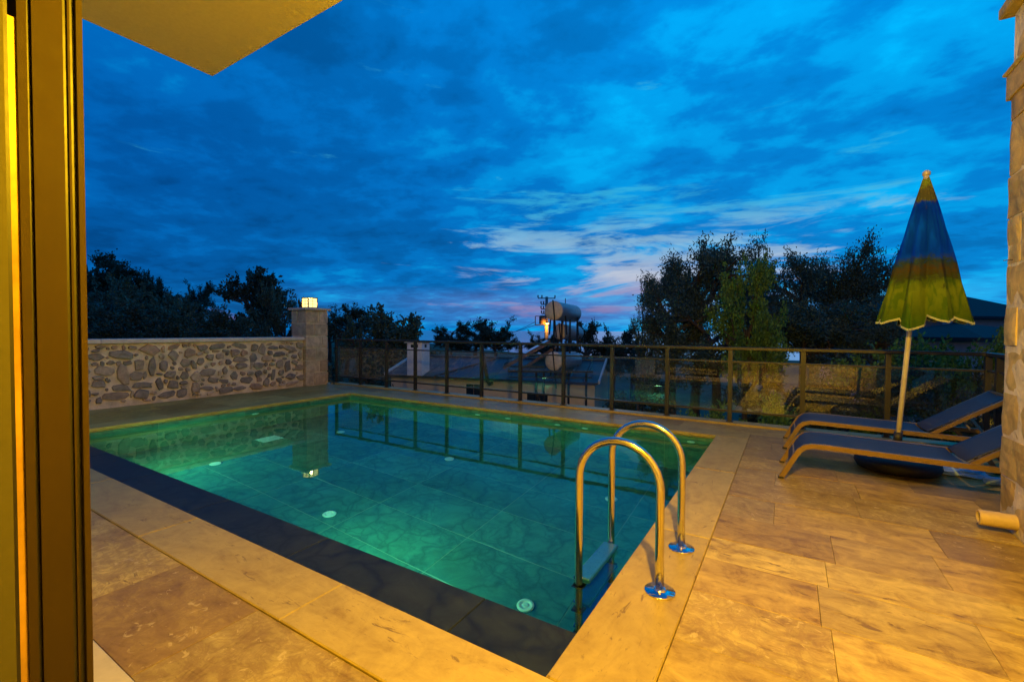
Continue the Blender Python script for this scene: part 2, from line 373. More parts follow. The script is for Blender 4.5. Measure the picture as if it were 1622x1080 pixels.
def emit(name, col, e):
    t = NT(name); t.set((.8,.8,.8), .5); t.put(t.b.inputs['Emission Color'], col); t.b.inputs['Emission Strength'].default_value = e; return t.m
WARM = (1.0, .57, .008)
M['lamp_warm'] = emit('warm_lamp_glass', (1.0, .72, .32), 14)
t = NT('pier_lamp_glass'); t.N.remove(t.b); _tr = t.n('ShaderNodeBsdfTransparent'); _em = t.n('ShaderNodeEmission'); _em.inputs[0].default_value = (1.0, .72, .26, 1); _em.inputs[1].default_value = 2.2
_mx = t.n('ShaderNodeMixShader'); _mx.inputs[0].default_value = .6; t.L.new(_tr.outputs[0], _mx.inputs[1]); t.L.new(_em.outputs[0], _mx.inputs[2]); t.L.new(_mx.outputs[0], t.out.inputs[0]); M['pier_glow'] = t.m
M['pool_lens'] = emit('pool_lamp_lens', (.95, 1.0, .45), 26)
M['street_glow'] = emit('street_lamp_glass', (1.0, .50, .08), 14)
M['lamp_metal'] = plain('lamp_brass', (.40,.27,.08), .4, .5, .1, 20, .03)
M['white_pl'] = plain('white_plastic', (.82,.86,.80), .4, 0, .04, 10, .03)
M['pole_white'] = plain('umbrella_pole_paint', (.62,.55,.42), .4, .1, .08, 14, .03)
def leafmat(name, lo, hi):
    t = NT(name); g = t.n('ShaderNodeNewGeometry'); c = t.ramp(g.outputs['Random Per Island'], [(0, lo), (.6, hi), (1, tuple(a*1.3 for a in hi))])
    t.set(c, .55); tr = t.n('ShaderNodeBsdfTranslucent'); t.L.new(c, tr.inputs[0]); mx = t.n('ShaderNodeMixShader'); mx.inputs[0].default_value = .25
    t.L.new(t.b.outputs[0], mx.inputs[1]); t.L.new(tr.outputs[0], mx.inputs[2]); t.L.new(mx.outputs[0], t.out.inputs[0]); return t.m
M['leaf_dark'] = leafmat('dark_leaf', (.025,.040,.022), (.055,.085,.045))
M['leaf_olive'] = leafmat('olive_leaf', (.040,.070,.040), (.095,.145,.085))
M['leaf_green'] = leafmat('fresh_leaf_lit', (.07,.15,.02), (.15,.28,.04))  # fresh green, brightened to carry the lamplight on these crowns
M['bark'] = plain('bark', (.09,.07,.05), .9, 0, .3, 14, .8, .01, .1, (1,1,.3))
# ------------------------------------------------------------------ numbers of the place
XL, XR, YN, YF = -7.62, -0.757, 1.476, 6.065          # pool opening
CW = .345                                             # coping width
XLo, XRo, YNo, YFo = XL-CW, -.398, 1.136, YF+CW
WX = -9.5; FAC = .38; WING = 1.25; WINGY = 4.40; RY = 7.015
WZ = -.085                                            # water level
PD = -1.45                                            # pool floor
# ------------------------------------------------------------------ terrace, paving, coping
terr = MB()
TZ = -.034
terr.box(-9.9, 2.0, .10, YN-.02, -.9, TZ); terr.box(-9.9, 2.0, YF+.03, 7.13, -.9, TZ)
terr.box(-9.9, XL-.03, YN-.02, YF+.03, -.9, TZ); terr.box(XR+.03, 2.0, YN-.02, YF+.03, -.9, TZ)
terr.box(-9.9, -4.0, -3.0, .10, -.9, TZ)
terrace = tag(terr.build('terrace', M['mortar']), kind='structure')
def tile(x0, x1, y0, y1, mat, parent, z=0.0, th=.03, name='paving_tile', j=.0007, ch=.0012):
    cx, cy_ = (x0+x1)/2, (y0+y1)/2; dz = random.uniform(-.0012, .0012)
    hx, hy = (x1-x0)/2-j, (y1-y0)/2-j
    o = MB().box(-hx, hx, -hy, hy, -th, 0, ch).build(name, mat, parent); o.location = (cx, cy_, z+dz)
    o.rotation_euler = (random.uniform(-.0012, .0012), random.uniform(-.0012, .0012), 0)
    return o
def rows_x(x0, x1, y0, y1, widths, lens, mat, start=0.0, **k):
    y = y0; i = 0
    while y < y1-.02:
        w = widths[i % len(widths)]; i += 1
        ye = min(y+w, y1)
        if y1-ye < .12: ye = y1
        x = x0; first = True
        while x < x1-.02:
            l = random.uniform(*lens)
            if first: l *= random.uniform(.45, 1); first = False
            xe = min(x+l, x1)
            if x1-xe < .2: xe = x1
            tile(x, xe, y, ye, mat, terrace, **k); x = xe
        y = ye
def rows_y(x0, x1, y0, y1, widths, lens, mat, **k):
    x = x0; i = 0
    while x < x1-.02:
        w = widths[i % len(widths)]; i += 1
        xe = min(x+w, x1)
        if x1-xe < .12: xe = x1
        y = y0; first = True
        while y < y1-.02:
            l = random.uniform(*lens)
            if first: l *= random.uniform(.45, 1); first = False
            ye = min(y+l, y1)
            if y1-ye < .2: ye = y1
            tile(x, xe, y, ye, mat, terrace, **k); y = ye
        x = xe
# main terrace on the ladder side: courses of random-length tiles
rows_x(XRo, WING, YNo, 2.39, [.42, .41, .40], (.5, .95), M['trav_x'])
rows_x(XRo, WING, 2.39, 4.4, [.385, .30, .42, .45, .40], (.45, 1.0), M['trav_x'])
rows_x(XRo, 1.86, 4.4, YFo, [.40, .45, .38, .42], (.45, .95), M['trav_x'])
rows_x(XRo, WING, .66, YNo, [.476], (.6, 1.0), M['trav_x'])
rows_x(-9.46, XRo, .66, YNo, [.476], (.75, 1.1), M['trav_x'])
rows_x(-9.46, -4.05, -1.6, .66, [.45, .40], (.6, 1.0), M['trav_x'])
rows_y(-9.46, XLo, YNo, YFo, [.46, .40, .64], (.7, 1.2), M['trav_y'])
rows_x(-9.36, 1.86, YFo, 6.90, [.49], (.8, 1.2), M['trav_x'])
# coping, one centimetre proud of the paving
def coping(a, b, horiz, lo, hi, n):
    for i in range(n):
        s, e = a+(b-a)*i/n, a+(b-a)*(i+1)/n
        if horiz: tile(s, e, lo, hi, M['cop_x'], terrace, .010, .042, 'coping_stone', .0012, .005)
        else: tile(lo, hi, s, e, M['cop_y'], terrace, .010, .042, 'coping_stone', .0012, .005)
coping(XLo, XRo, True, YNo, YN, 5)
coping(XLo, XRo, True, YF, YFo, 5)
coping(YN, YF, False, XLo, XL, 3)
coping(YN, YF, False, XR, XRo, 3)
# low kerb that carries the railing, and the pale threshold slabs in front of the doors
for i in range(9):
    a, b = -9.36+11.26*i/9, -9.36+11.26*(i+1)/9
    tile(a, b, 6.90, 7.13, M['cop_x'], terrace, .028, .06, 'kerb_stone', .001, .004)
for i in range(5):
    a, b = -3.9+5.1*i/5, -3.9+5.1*(i+1)/5
    tile(a, b, FAC, .655, M['capstone'], terrace, .012, .044, 'threshold_slab', .001, .004)

# ------------------------------------------------------------------ pool
sh = MB(); g = .016
BY = 1.80                                             # inner face of the near wall
sg = .003
sh.box(XL-.02-.2, XR+.02+.2, BY-.3, YF+.02+.2, PD-.3, PD-sg)
sh.box(XL-.02-.2, XL-.02-sg, BY-.3, YF+.22, PD-sg, -.045); sh.box(XR+.02+sg, XR+.22, BY-.3, YF+.22, PD-sg, -.045)
sh.box(XL-.02-sg, XR+.02+sg, YF+.02+sg, YF+.22, PD-sg, -.045); sh.box(XL-.02-sg, XR+.02+sg, BY-.3, BY-sg, PD-sg, -.056)
pool = tag(sh.build('pool_basin', M['grout']), kind='structure')
gx = [XL-.02]+[-7.38+1.2*i for i in range(6)]+[XR+.02]
gy = [BY]+[2.19+.6*i for i in range(7)]+[YF+.02]
J = .0035
for i in range(len(gx)-1):
    for k in range(len(gy)-1):
        MB().box(gx[i]+J, gx[i+1]-J, gy[k]+J, gy[k+1]-J, PD-g+.001, PD, .002).build('floor_tile', M['pool_tile'], pool)
gz = [PD, -1.25, -.65, -.046]
for k in range(3):
    z0, z1 = gz[k]+J, gz[k+1]-(J if k < 2 else 0)
    for i in range(len(gx)-1):
        MB().box(gx[i]+J, gx[i+1]-J, YF+.02, YF+.02+g-.001, z0, z1, .002).build('wall_tile', M['pool_tile'], pool)
        MB().box(gx[i]+J, gx[i+1]-J, BY-g+.001, BY, z0, min(z1, -.058), .002).build('wall_tile', M['pool_tile'], pool)
    for i in range(0, len(gy)-1, 2):
        y0, y1 = gy[i]+J, gy[min(i+2, len(gy)-1)]-J
        MB().box(XL-.02-g+.001, XL-.02, y0, y1, z0, z1, .002).build('wall_tile', M['pool_tile'], pool)
        MB().box(XR+.02, XR+.02+g-.001, y0, y1, z0, z1, .002).build('wall_tile', M['pool_tile'], pool)
# dark slabs of the overflow edge, with a dark slot between them and the coping
sx = [XR-.003]+[-1.26-1.22*i for i in range(5)]+[XL+.003]
for i in range(len(sx)-1):
    MB().box(sx[i+1]+.002, sx[i]-.002, YN+.016, BY+.006, -.055, -.026, .003).build('overflow_slab', M['dark_slab'], pool)
# inlets, drain cover
def disc(name, c, axis, r, th, mat, parent, seg=20):
    o = MB().lathe([(r*.97, 0), (r, th*.4), (r*.93, th), (r*.62, th*.95), (r*.58, th*.6), (r*.3, th*.6), (r*.26, th*1.05)], seg=seg).build(name, mat, parent)
    o.location = c; o.rotation_euler = Vector((0, 0, 1)).rotation_difference(Vector(axis)).to_euler(); return o
for x in (-1.67, -4.0, -6.32):
    for y in (2.92, 4.84): disc('floor_inlet', (x, y, PD), (0, 0, 1), .068, .016, M['white_pl'], pool)
for x in (-4.42, -3.82, -2.94, -2.50, -1.05): disc('wall_inlet', (x, YF+.02, -.20), (0, -1, 0), .05, .02, M['white_pl'], pool, 16)
disc('wall_inlet', (XL-.02, 4.15, -.30), (1, 0, 0), .06, .02, M['white_pl'], pool, 16)
dr = MB(); dr.box(-6.98, -6.72, 3.78, 4.10, PD+.001, PD+.02, .004); drain = dr.build('drain_cover', M['white_pl'], pool)
d2 = MB()
for i in range(7): d2.box(-6.96, -6.74, 3.80+i*.042, 3.815+i*.042, PD+.0205, PD+.024)
d2.build('grille_bar', M['white_pl'], drain)
# underwater lamps in the near wall
for x in (-2.95, -6.35):
    f = MB().lathe([(.13, 0), (.135, .012), (.12, .03), (.10, .034)], seg=28).build('pool_light', M['steel_flange'], pool)
    f.location = (x, BY, -.62); f.rotation_euler = (R(-90), 0, 0)
    MB().lathe([(.098, .030), (.09, .042), (.05, .050), (.01, .052)], seg=24).build('lens', M['pool_lens'], f)
    l = bpy.data.objects.new('pool_lamp_beam', bpy.data.lights.new('pool_lamp_beam', 'AREA')); COL.objects.link(l); l.parent = f
    l.data.shape = 'DISK'; l.data.size = .17; l.data.energy = 40; l.data.color = (.22, 1.0, .47); l.data.spread = R(170)
    l.location = (0, 0, .058); l.rotation_euler = (R(180), 0, 0)
# the water
nx, ny = 24, 16; ww = MB(); vs = []; fs = []
for j in range(ny+1):
    for i in range(nx+1): vs.append((XL-.026+(XR-XL+.052)*i/nx, BY-.004+(YF+.026-BY+.004)*j/ny, WZ))
for j in range(ny):
    for i in range(nx): a = j*(nx+1)+i; fs.append((a, a+1, a+nx+2, a+nx+1))
ww.add(vs, fs, True); water = tag(ww.build('pool_water', M['water']), kind='structure')
# make the sheet face upward
if water.data.polygons[0].normal.z < 0: water.data.flip_normals()

# ------------------------------------------------------------------ pool ladder
lad = tag(empty('pool_ladder', (-.53, 2.52, .01)), 'stainless steel pool ladder with two arched handrails and blue treads at the pool edge', 'ladder')
def put(o, root): o.location = Vector(o.location)-root.location; return o
for y in (2.261, 2.785):
    pts = [(-.527, y, .0), (-.53, y, .2), (-.53, y, .40)]+arc((-.745, y, .515), .215, 0, math.pi, 16)+[(-.96, y, .35), (-.96, y, .1), (-.958, y, -.2), (-.95, y, -.9)]
    put(MB().tube(pts, .0215, 18).build('handrail', M['steel'], lad), lad)
    fl = put(MB().lathe([(.073, 0), (.075, .004), (.072, .010), (.034, .012), (.030, .016), (.026, .022)], (-.527, y, .0085), 32).build('flange', M['steel_flange'], lad), lad)
for z in (-.055, -.31, -.56):
    tr = MB(); tr.box(-1.0, -.905, 2.285, 2.762, z-.028, z, .006)
    tr = put(tr.build('tread', M['tread'], lad), lad)
    for y in (2.261, 2.785):
        put(MB().box(-.99, -.925, y-.03, y+.03, z-.05, z-.03, .004).build('bracket', M['rubber'], lad), lad)
    ribs = MB()
    for i in range(5): ribs.box(-.993+i*.02, -.985+i*.02, 2.30, 2.747, z+.0005, z+.004)
    put(ribs.build('grip_rib', M['tread'], tr), lad)

# ------------------------------------------------------------------ glass railing
rail = tag(empty('glass_railing', (-9.31, RY, .028)), 'bronze metal railing with glass panes along the far side of the pool', 'railing')
PX = [-9.312+.861*i for i in range(14)]
ptop = 1.083
post_me = None
def post(x, y):
    global post_me
    if post_me is None:
        m = MB(); m.box(-.0275, .0275, -.0275, .0275, 0, ptop-.045-.028, .003); m.box(-.045, .045, -.045, .045, 0, .008, .002); post_me = m.mesh('post'); post_me.materials.append(M['rail_metal'])
    o = link_mesh('post', post_me, rail); o.location = (x+9.31, y-RY, 0)
for x in PX: post(x, RY)
SX = PX[-1]
for y in (6.70, 5.86, 5.02): post(SX, y)
put(MB().box(PX[0]-.03, SX+.03, RY-.03, RY+.03, ptop-.045, ptop, .006).build('top_rail', M['rail_metal'], rail), rail)
put(MB().box(SX-.03, SX+.03, 4.42, RY-.031, ptop-.045, ptop-.002, .006).build('top_rail', M['rail_metal'], rail), rail)
def bay(x0, y0, x1, y1):
    ax = Vector((x1-x0, y1-y0, 0)); l = ax.length; ax.normalize(); nrm = Vector((-ax.y, ax.x, 0)); c = Vector(((x0+x1)/2, (y0+y1)/2, 0))
    for z, hh in ((.875, .012), (.178, .014)):
        put(MB().obox(c+Vector((0, 0, z)), ax, nrm, (0, 0, 1), l/2-.029, .014, hh).build('glazing_bar', M['rail_metal'], rail), rail)
    put(MB().obox(c+Vector((0, 0, .527)), ax, nrm, (0, 0, 1), l/2-.0295, .004, .3345).build('glass_pane', M['glass'], rail), rail)
for i in range(13): bay(PX[i], RY, PX[i+1], RY)
bay(SX, 6.70, SX, RY); bay(SX, 5.86, SX, 6.70); bay(SX, 5.02, SX, 5.86)

# ------------------------------------------------------------------ rubble boundary wall, pier, lamp
def rstone(w, h, proud, seed):
    rnd = random.Random(seed); n = rnd.choice((6, 7, 7, 8)); ring = []
    sq = rnd.uniform(2.0, 3.4)
    for k in range(n):
        a = 2*math.pi*(k+rnd.uniform(-.34, .34))/n; ca, sa = math.cos(a), math.sin(a)
        rr = (abs(ca)**sq+abs(sa)**sq)**(-1/sq)*rnd.uniform(.78, 1.16)
        ring.append((ca*rr*w/2, sa*rr*h/2))
    vs = []; fs = []
    for s, d in ((1.0, -.03), (.97, proud*.55), (.86, proud*.95), (.42, proud*rnd.uniform(.95, 1.15))):
        for (u, v) in ring: vs.append((d+rnd.uniform(-.1, .1)*proud, u*s, v*s))
    vs.append((proud*rnd.uniform(.9, 1.15), 0, 0))
    for r_ in range(3):
        for k in range(n): j = (k+1) % n; fs.append((r_*n+k, r_*n+j, (r_+1)*n+j, (r_+1)*n+k))
    for k in range(n): fs.append((3*n+k, 3*n+(k+1) % n, 4*n))
    m = MB(); m.add(vs, fs, False); return m
wall = tag(empty('rubble_wall', (WX, 3, 0)), 'low rubble stone wall with pale coping stones running up to the lamp pier', 'wall')
wm = MB(); ny_, nz_ = 70, 10; y0, y1 = -2.2, 6.26; vs = []; fs = []
for k in range(nz_+1):
    for j in range(ny_+1):
        y = y0+(y1-y0)*j/ny_; z = -.05+1.10*k/nz_
        vs.append((WX+.018*mnoise.noise(Vector((y*3, z*3, 1))), y, z))
for k in range(nz_):
    for j in range(ny_): a = k*(ny_+1)+j; fs.append((a, a+1, a+ny_+2, a+ny_+1))
wm.add(vs, fs, True); wm.box(WX-.42, WX-.03, y0, y1, -1.2, 1.05)
put(wm.build('mortar_core', M['wallmortar'], wall), wall)
placed = []; rnd = random.Random(21); tries = 0
while tries < 9000:
    tries += 1; big = tries < 2500
    w = rnd.uniform(.14, .38) if big else rnd.uniform(.05, .17); h = rnd.uniform(.09, .21) if big else rnd.uniform(.045, .12)
    if rnd.random() < .15: w, h = h, w
    y = rnd.uniform(1.4, 6.2); z = rnd.uniform(h/2+.02, 1.03-h/2)
    gap = .010 if big else .006
    if any(abs(y-a) < (w+b)/2*.86+gap and abs(z-d) < (h+e)/2*.86+gap for a, d, b, e in placed): continue
    placed.append((y, z, w, h))
    if len(placed) >= 298: break
for i, (y, z, w, h) in enumerate(placed):
    o = rstone(w, h, rnd.uniform(.022, .055), i).build('stone', M['rubble'], wall); o.location = (0, y-3, z); o.rotation_euler = (rnd.uniform(-.3, .3), 0, 0)
y = -2.2
while y < 6.0:
    l = rnd.uniform(1.0, 1.35); e = min(y+l, 6.26)
    if 6.26-e < .4: e = 6.26
    put(MB().box(WX-.45, WX+.07, y+.002, e-.002, 1.052, 1.125, .008).build('coping_stone', M['capstone'], wall), wall); y = e
pier = tag(empty('stone_pier', (-9.68, 6.56, 0)), 'square stone pier with a slab cap at the end of the rubble wall', 'pier')
put(MB().box(-9.94, -9.42, 6.29, 6.83, -1.2, 1.74).build('pier_core', M['wallmortar'], pier), pier)
def rough_block(hx, hy, hz, seed, amp=.012, nsub=4):
    """a cut stone block with uneven faces"""
    bm = bmesh.new(); bmesh.ops.create_cube(bm, size=2)
    bmesh.ops.subdivide_edges(bm, edges=bm.edges, cuts=nsub-1, use_grid_fill=True)
    off = Vector((seed*3.7, seed*1.3, seed*2.1))
    for v in bm.verts:
        e = sum(1 for c in v.co if abs(abs(c)-1) < 1e-4)
        p = Vector((v.co.x*hx, v.co.y*hy, v.co.z*hz)); k = .55 if e >= 2 else 1.0
        dn = Vector([c if abs(abs(c)-1) < 1e-4 else 0 for c in v.co])
        p -= dn*(amp*.5 if e >= 2 else 0)
        p += dn*(amp*k*mnoise.noise(p*7+off)*1.4); v.co = p
    me = bpy.data.meshes.new('block'); bm.to_mesh(me); bm.free(); return me
def block(name, x0, x1, y0, y1, z0, z1, mat, root, seed, amp=.012, nsub=4):
    me = rough_block((x1-x0)/2, (y1-y0)/2, (z1-z0)/2, seed, amp, nsub); me.materials.append(mat); me.name = name
    o = link_mesh(name, me, root); o.location = Vector(((x0+x1)/2, (y0+y1)/2, (z0+z1)/2))-root.location; return o
zc_ = [0.0, .30, .58, .86, 1.14, 1.44, 1.74]
for k in range(6):
    z0, z1 = zc_[k]+.008, zc_[k+1]-.008; s = [.35, .62, .45, .7, .38, .58][k]
    ym = 6.27+.58*s; xm = -9.96+.56*(1-s)
    if k % 2 == 0:
        parts = [(-9.96, -9.40, 6.27, ym-.008), (-9.96, -9.40, ym+.008, 6.85)]
    else:
        parts = [(-9.96, xm-.008, 6.27, 6.85), (xm+.008, -9.40, 6.27, ym-.008), (xm+.008, -9.40, ym+.008, 6.85)]
    for i, (a, b, c, d) in enumerate(parts): block('pier_block', a, b, c, d, z0, z1, M['ashlar_pier'], pier, k*5+i, .010)
put(MB().box(-10.01, -9.35, 6.22, 6.90, 1.742, 1.80, .012).build('cap', M['capstone'], pier), pier)
pl = tag(empty('pier_lamp', (-9.68, 6.56, 1.80)), 'lit square lantern with brass frame on top of the stone pier', 'lamp')
a = .115; hgt = .23
pm = MB(); pm.box(-.13, .13, -.13, .13, 0, .022, .003); pm.box(-.13, .13, -.13, .13, hgt, hgt+.022, .004)
for sx_ in (-1, 1):
    for sy_ in (-1, 1): pm.box(sx_*a-.010, sx_*a+.010, sy_*a-.010, sy_*a+.010, .022, hgt)
pm.build('lantern_frame', M['lamp_metal'], pl)
for i in range(4):
    gp = MB().box(-a+.011, a-.011, a-.006, a-.001, .023, hgt-.001).build('glowing_pane', M['pier_glow'], pl); gp.rotation_euler = (0, 0, i*math.pi/2)
    gb = MB()
    gb.box(-.004, .004, a, a+.006, .023, hgt-.001)
    for z in (.092, .162): gb.box(-a+.011, a-.011, a+.0005, a+.005, z-.004, z+.004)
    gb = gb.build('glazing_grid', M['lamp_metal'], gp)
l = bpy.data.objects.new('pier_lamp_bulb', bpy.data.lights.new('pier_lamp_bulb', 'POINT')); COL.objects.link(l); l.parent = pl
l.location = (0, 0, .12); l.data.energy = 26; l.data.color = (1, .60, .18); l.data.shadow_soft_size = .04

# ------------------------------------------------------------------ the house: wing wall, facade, room, balcony
wing = tag(empty('house_wing_wall', (WING, WINGY, 0)), 'rough ashlar stone corner of the house beside the loungers', 'wall')
put(MB().box(WING+.007, WING+.45, FAC+.02, WINGY-.012, -.03, 3.44).build('wall_core', M['wallmortar'], wing), wing)
rnd = random.Random(5); z = 0.0; k = 0
while z < 3.40:
    hh = rnd.uniform(.27, .37); ze = min(z+hh, 3.43)
    if 3.43-ze < .15: ze = 3.43
    yy = WINGY; first = True
    while yy > FAC+.05:
        ln = (rnd.uniform(.42, .5) if k % 2 else rnd.uniform(.20, .26)) if first else rnd.uniform(.4, .75)
        yb = max(yy-ln, FAC+.02)
        if yb-FAC < .2: yb = FAC+.02
        x1 = WING+.30 if first else WING+.10
        pr = rnd.uniform(-.007, .007)
        block('wall_stone', WING+pr, x1, yb+.004, yy-(.0 if first else .004), z+.004, ze-.004, M['ashlar'], wing, k*11+yy, .009 if yy > 3.3 else .012, 5 if yy > 3.3 else 3)
        if first: block('wall_stone', x1+.012, WING+.47, yy-.2, yy+rnd.uniform(-.01, .01), z+.005, ze-.005, M['ashlar'], wing, k*7+3, .018, 3)
        yy = yb; first = False
    z = ze; k += 1
put(MB().box(WING-.018, WING+.49, FAC+.02, WINGY+.018, 2.875, 3.04, .004).build('string_course', M['ashlar'], wing), wing)
put(MB().box(WING-.034, WING+.50, FAC+.02, WINGY+.036, 3.042, 3.075, .012).build('ledge', M['ashlar'], wing), wing)
put(MB().box(WING-.055, WING+.55, FAC+.02, WINGY+.055, 3.45, 3.53, .01).build('eave_slab', M['ashlar'], wing), wing)
put(MB().tube([(WING-.045, WINGY-.12, 1.78), (WING-.004, WINGY-.1, 1.785), (WING+.05, WINGY-.1, 1.785)], .003, 6).build('nail', M['rubber'], wing), wing)
pipe = MB(); n_ = 20; L_ = [(.0, .046), (.0, .040)]
pp = tag(empty('drain_pipe', (1.08, 4.13, .085)), 'short pale drain pipe sticking out of the stone wall just above the paving', 'pipe')
vs = []
for (x, r_) in ((.012, .034), (0, .036), (0, .046), (.006, .049), (.26, .049)):
    for i in range(n_): a_ = 2*math.pi*i/n_; vs.append((x, r_*math.cos(a_), r_*math.sin(a_)))
fs = [(i0*n_+i, i0*n_+(i+1) % n_, (i0+1)*n_+(i+1) % n_, (i0+1)*n_+i) for i0 in range(4) for i in range(n_)]
MB().add(vs, fs, True).build('pipe_wall', plain('old_pipe', (.50,.37,.16), .6, 0, .2, 12, .3), pp)
vs = [(.02, .034*math.cos(2*math.pi*i/n_), .034*math.sin(2*math.pi*i/n_)) for i in range(n_)]
MB().add(vs, [tuple(range(n_))]).build('pipe_plug', M['wallmortar'], pp)

house = tag(empty('house_front', (-1, FAC, 0)), 'cream house front with glazed doors opening on to the terrace', 'house')
def hp(name, mat, *b, ch=0): return put(MB().box(*b, ch).build(name, mat, house), house)
T0 = FAC-.25
hp('front_wall', M['plaster'], -4.0, -3.42, T0, FAC, -.03, 3.3)
hp('front_wall', M['plaster'], .34, WING+.02, T0, FAC, -.03, 3.3)
hp('lintel', M['plaster'], -3.42, .34, T0, FAC, 2.30, 3.3)
hp('side_wall', M['plaster'], -4.0, -3.8, -5.0, T0, -.03, 3.3)
hp('roof_slab', M['plaster'], -4.2, 3.4, -5.3, FAC+.1, 3.3, 3.5)
hp('room_floor', M['room_floor'], -3.8, 3.0, -5.0, T0, -.05, .0)
hp('room_floor', M['room_floor'], -3.42, .34, T0, FAC, -.05, -.001)
hp('room_ceiling', M['room_wall'], -3.8, 3.0, -5.0, T0, 2.55, 2.65)
hp('back_wall', M['room_wall'], -3.8, 3.0, -5.2, -5.0, -.05, 2.65)
hp('right_wall', M['room_wall'], 3.0, 3.2, -5.2, T0, -.05, 3.3)
hp('inner_wall', M['room_wall'], WING+.02, 3.0, T0-.1, T0, -.05, 2.65)
hp('room_side', M['room_wall'], -3.8, -3.78, -5.0, T0, 0, 2.55)
# balcony slab above the door
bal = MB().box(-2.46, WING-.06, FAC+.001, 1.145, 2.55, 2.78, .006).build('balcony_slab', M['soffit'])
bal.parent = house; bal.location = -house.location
# glazed doors: fixed window light, frame post, sash
def fp(name, mat, *b): return put(MB().box(*b, .0015).build(name, mat, house), house)
FXR = -1.60                                           # face of the frame post that is seen from the doorway
fp('frame_post', M['frame_metal'], FXR-.10, FXR, .334, .390, .012, 2.298)
fp('frame_lip', M['frame_metal'], FXR-.10, FXR+.004, .4150, .4275, .012, 2.298)
fp('frame_groove', M['frame_dark'], FXR-.10, FXR-.012, .3905, .4145, .012, 2.298)
fp('frame_bead', M['frame_metal'], FXR-.10, FXR-.004, .400, .4045, .012, 2.298)
fp('frame_groove', M['frame_dark'], FXR-.10, FXR-.012, .3255, .3335, .012, 2.298)
fp('sash_stile', M['frame_metal'], FXR-.10, FXR+.003, .3085, .325, .012, 2.298)
fp('reflection_strip', M['frame_reflection'], FXR-.10, FXR-.006, .2945, .308, .12, 2.05)  # added strip standing in for a reflection beside the sash
fp('sash_stile', M['frame_dark'], FXR-.10, FXR-.002, .287, .294, .012, 2.298)
fp('reveal', plain('shaded_reveal_paint', (.062,.054,.006), .8, 0, .05, 10, .1), FXR-.10, FXR+.002, T0-.02, .2865, .012, 2.298)  # cream room paint with its dim yellow lighting put into the colour
fp('window_head', M['frame_metal'], -3.42, .34, .28, .34, 2.24, 2.299)
fp('window_jamb', M['frame_metal'], -3.419, -3.36, .28, .34, .012, 2.24)
fp('window_jamb', M['frame_metal'], .28, .339, .28, .34, .012, 2.24)
fp('window_sill', M['frame_metal'], -3.36, FXR-.101, .28, .34, .012, .07)
fp('window_pane', M['win_glass'], -3.36, FXR-.101, .305, .313, .07, 2.24)
# wall lantern outside, ceiling lamp inside
M['clear_globe'] = pane('clear_globe_glass', (.97, .96, .92), 1.0)
wl = tag(empty('soffit_lamp', (.0, .84, 2.549)), 'round clear glass lamp under the balcony slab outside the doorway', 'lamp')
MB().lathe([(.075, 0), (.08, -.012), (.06, -.03)], seg=24).build('base_ring', M['lamp_metal'], wl)
MB().lathe([(.055, -.031), (.09, -.07), (.10, -.12), (.085, -.17), (.045, -.20), (.008, -.208)], seg=24).build('globe', M['clear_globe'], wl)
l = bpy.data.objects.new('soffit_lamp_bulb', bpy.data.lights.new('soffit_lamp_bulb', 'POINT')); COL.objects.link(l); l.parent = wl
l.location = (0, 0, -.12); l.data.energy = 610; l.data.color = WARM; l.data.shadow_soft_size = .04
hp('upper_wall', M['plaster'], -2.46, WING+.45, T0, FAC, 3.5, 5.9)
ul = tag(empty('upper_wall_lantern', (.30, FAC, 4.75)), 'wall lantern on the upper storey above the balcony', 'lamp')
MB().box(-.05, .05, .001, .02, -.10, .10, .004).build('back_plate', M['lamp_metal'], ul)
MB().box(-.06, .06, .03, .15, .075, .10, .004).build('cap', M['lamp_metal'], ul)
MB().bar((0, .02, .085), (0, .05, .085), .02).build('arm', M['lamp_metal'], ul)
MB().lathe([(.02, -.07), (.045, -.05), (.05, 0), (.045, .05), (.03, .07)], (0, .09, 0), 16).build('globe', M['clear_globe'], ul)
l = bpy.data.objects.new('upper_lantern_bulb', bpy.data.lights.new('upper_lantern_bulb', 'POINT')); COL.objects.link(l); l.parent = ul
l.location = (0, .09, 0); l.data.energy = 320; l.data.color = (1.0, .60, .18); l.data.shadow_soft_size = .03
cl = tag(empty('ceiling_lamp', (-.9, -3.3, 2.545)), 'round warm ceiling lamp inside the room', 'lamp')
MB().lathe([(.20, 0), (.21, -.02), (.20, -.04)], seg=28).build('lamp_ring', M['lamp_metal'], cl)
MB().lathe([(.19, -.041), (.17, -.07), (.08, -.085), (.01, -.087)], seg=28).build('diffuser', M['lamp_warm'], cl)
l = bpy.data.objects.new('ceiling_lamp_bulb', bpy.data.lights.new('ceiling_lamp_bulb', 'POINT')); COL.objects.link(l); l.parent = cl
l.location = (0, 0, -.22); l.data.energy = 130; l.data.color = WARM; l.data.shadow_soft_size = .10
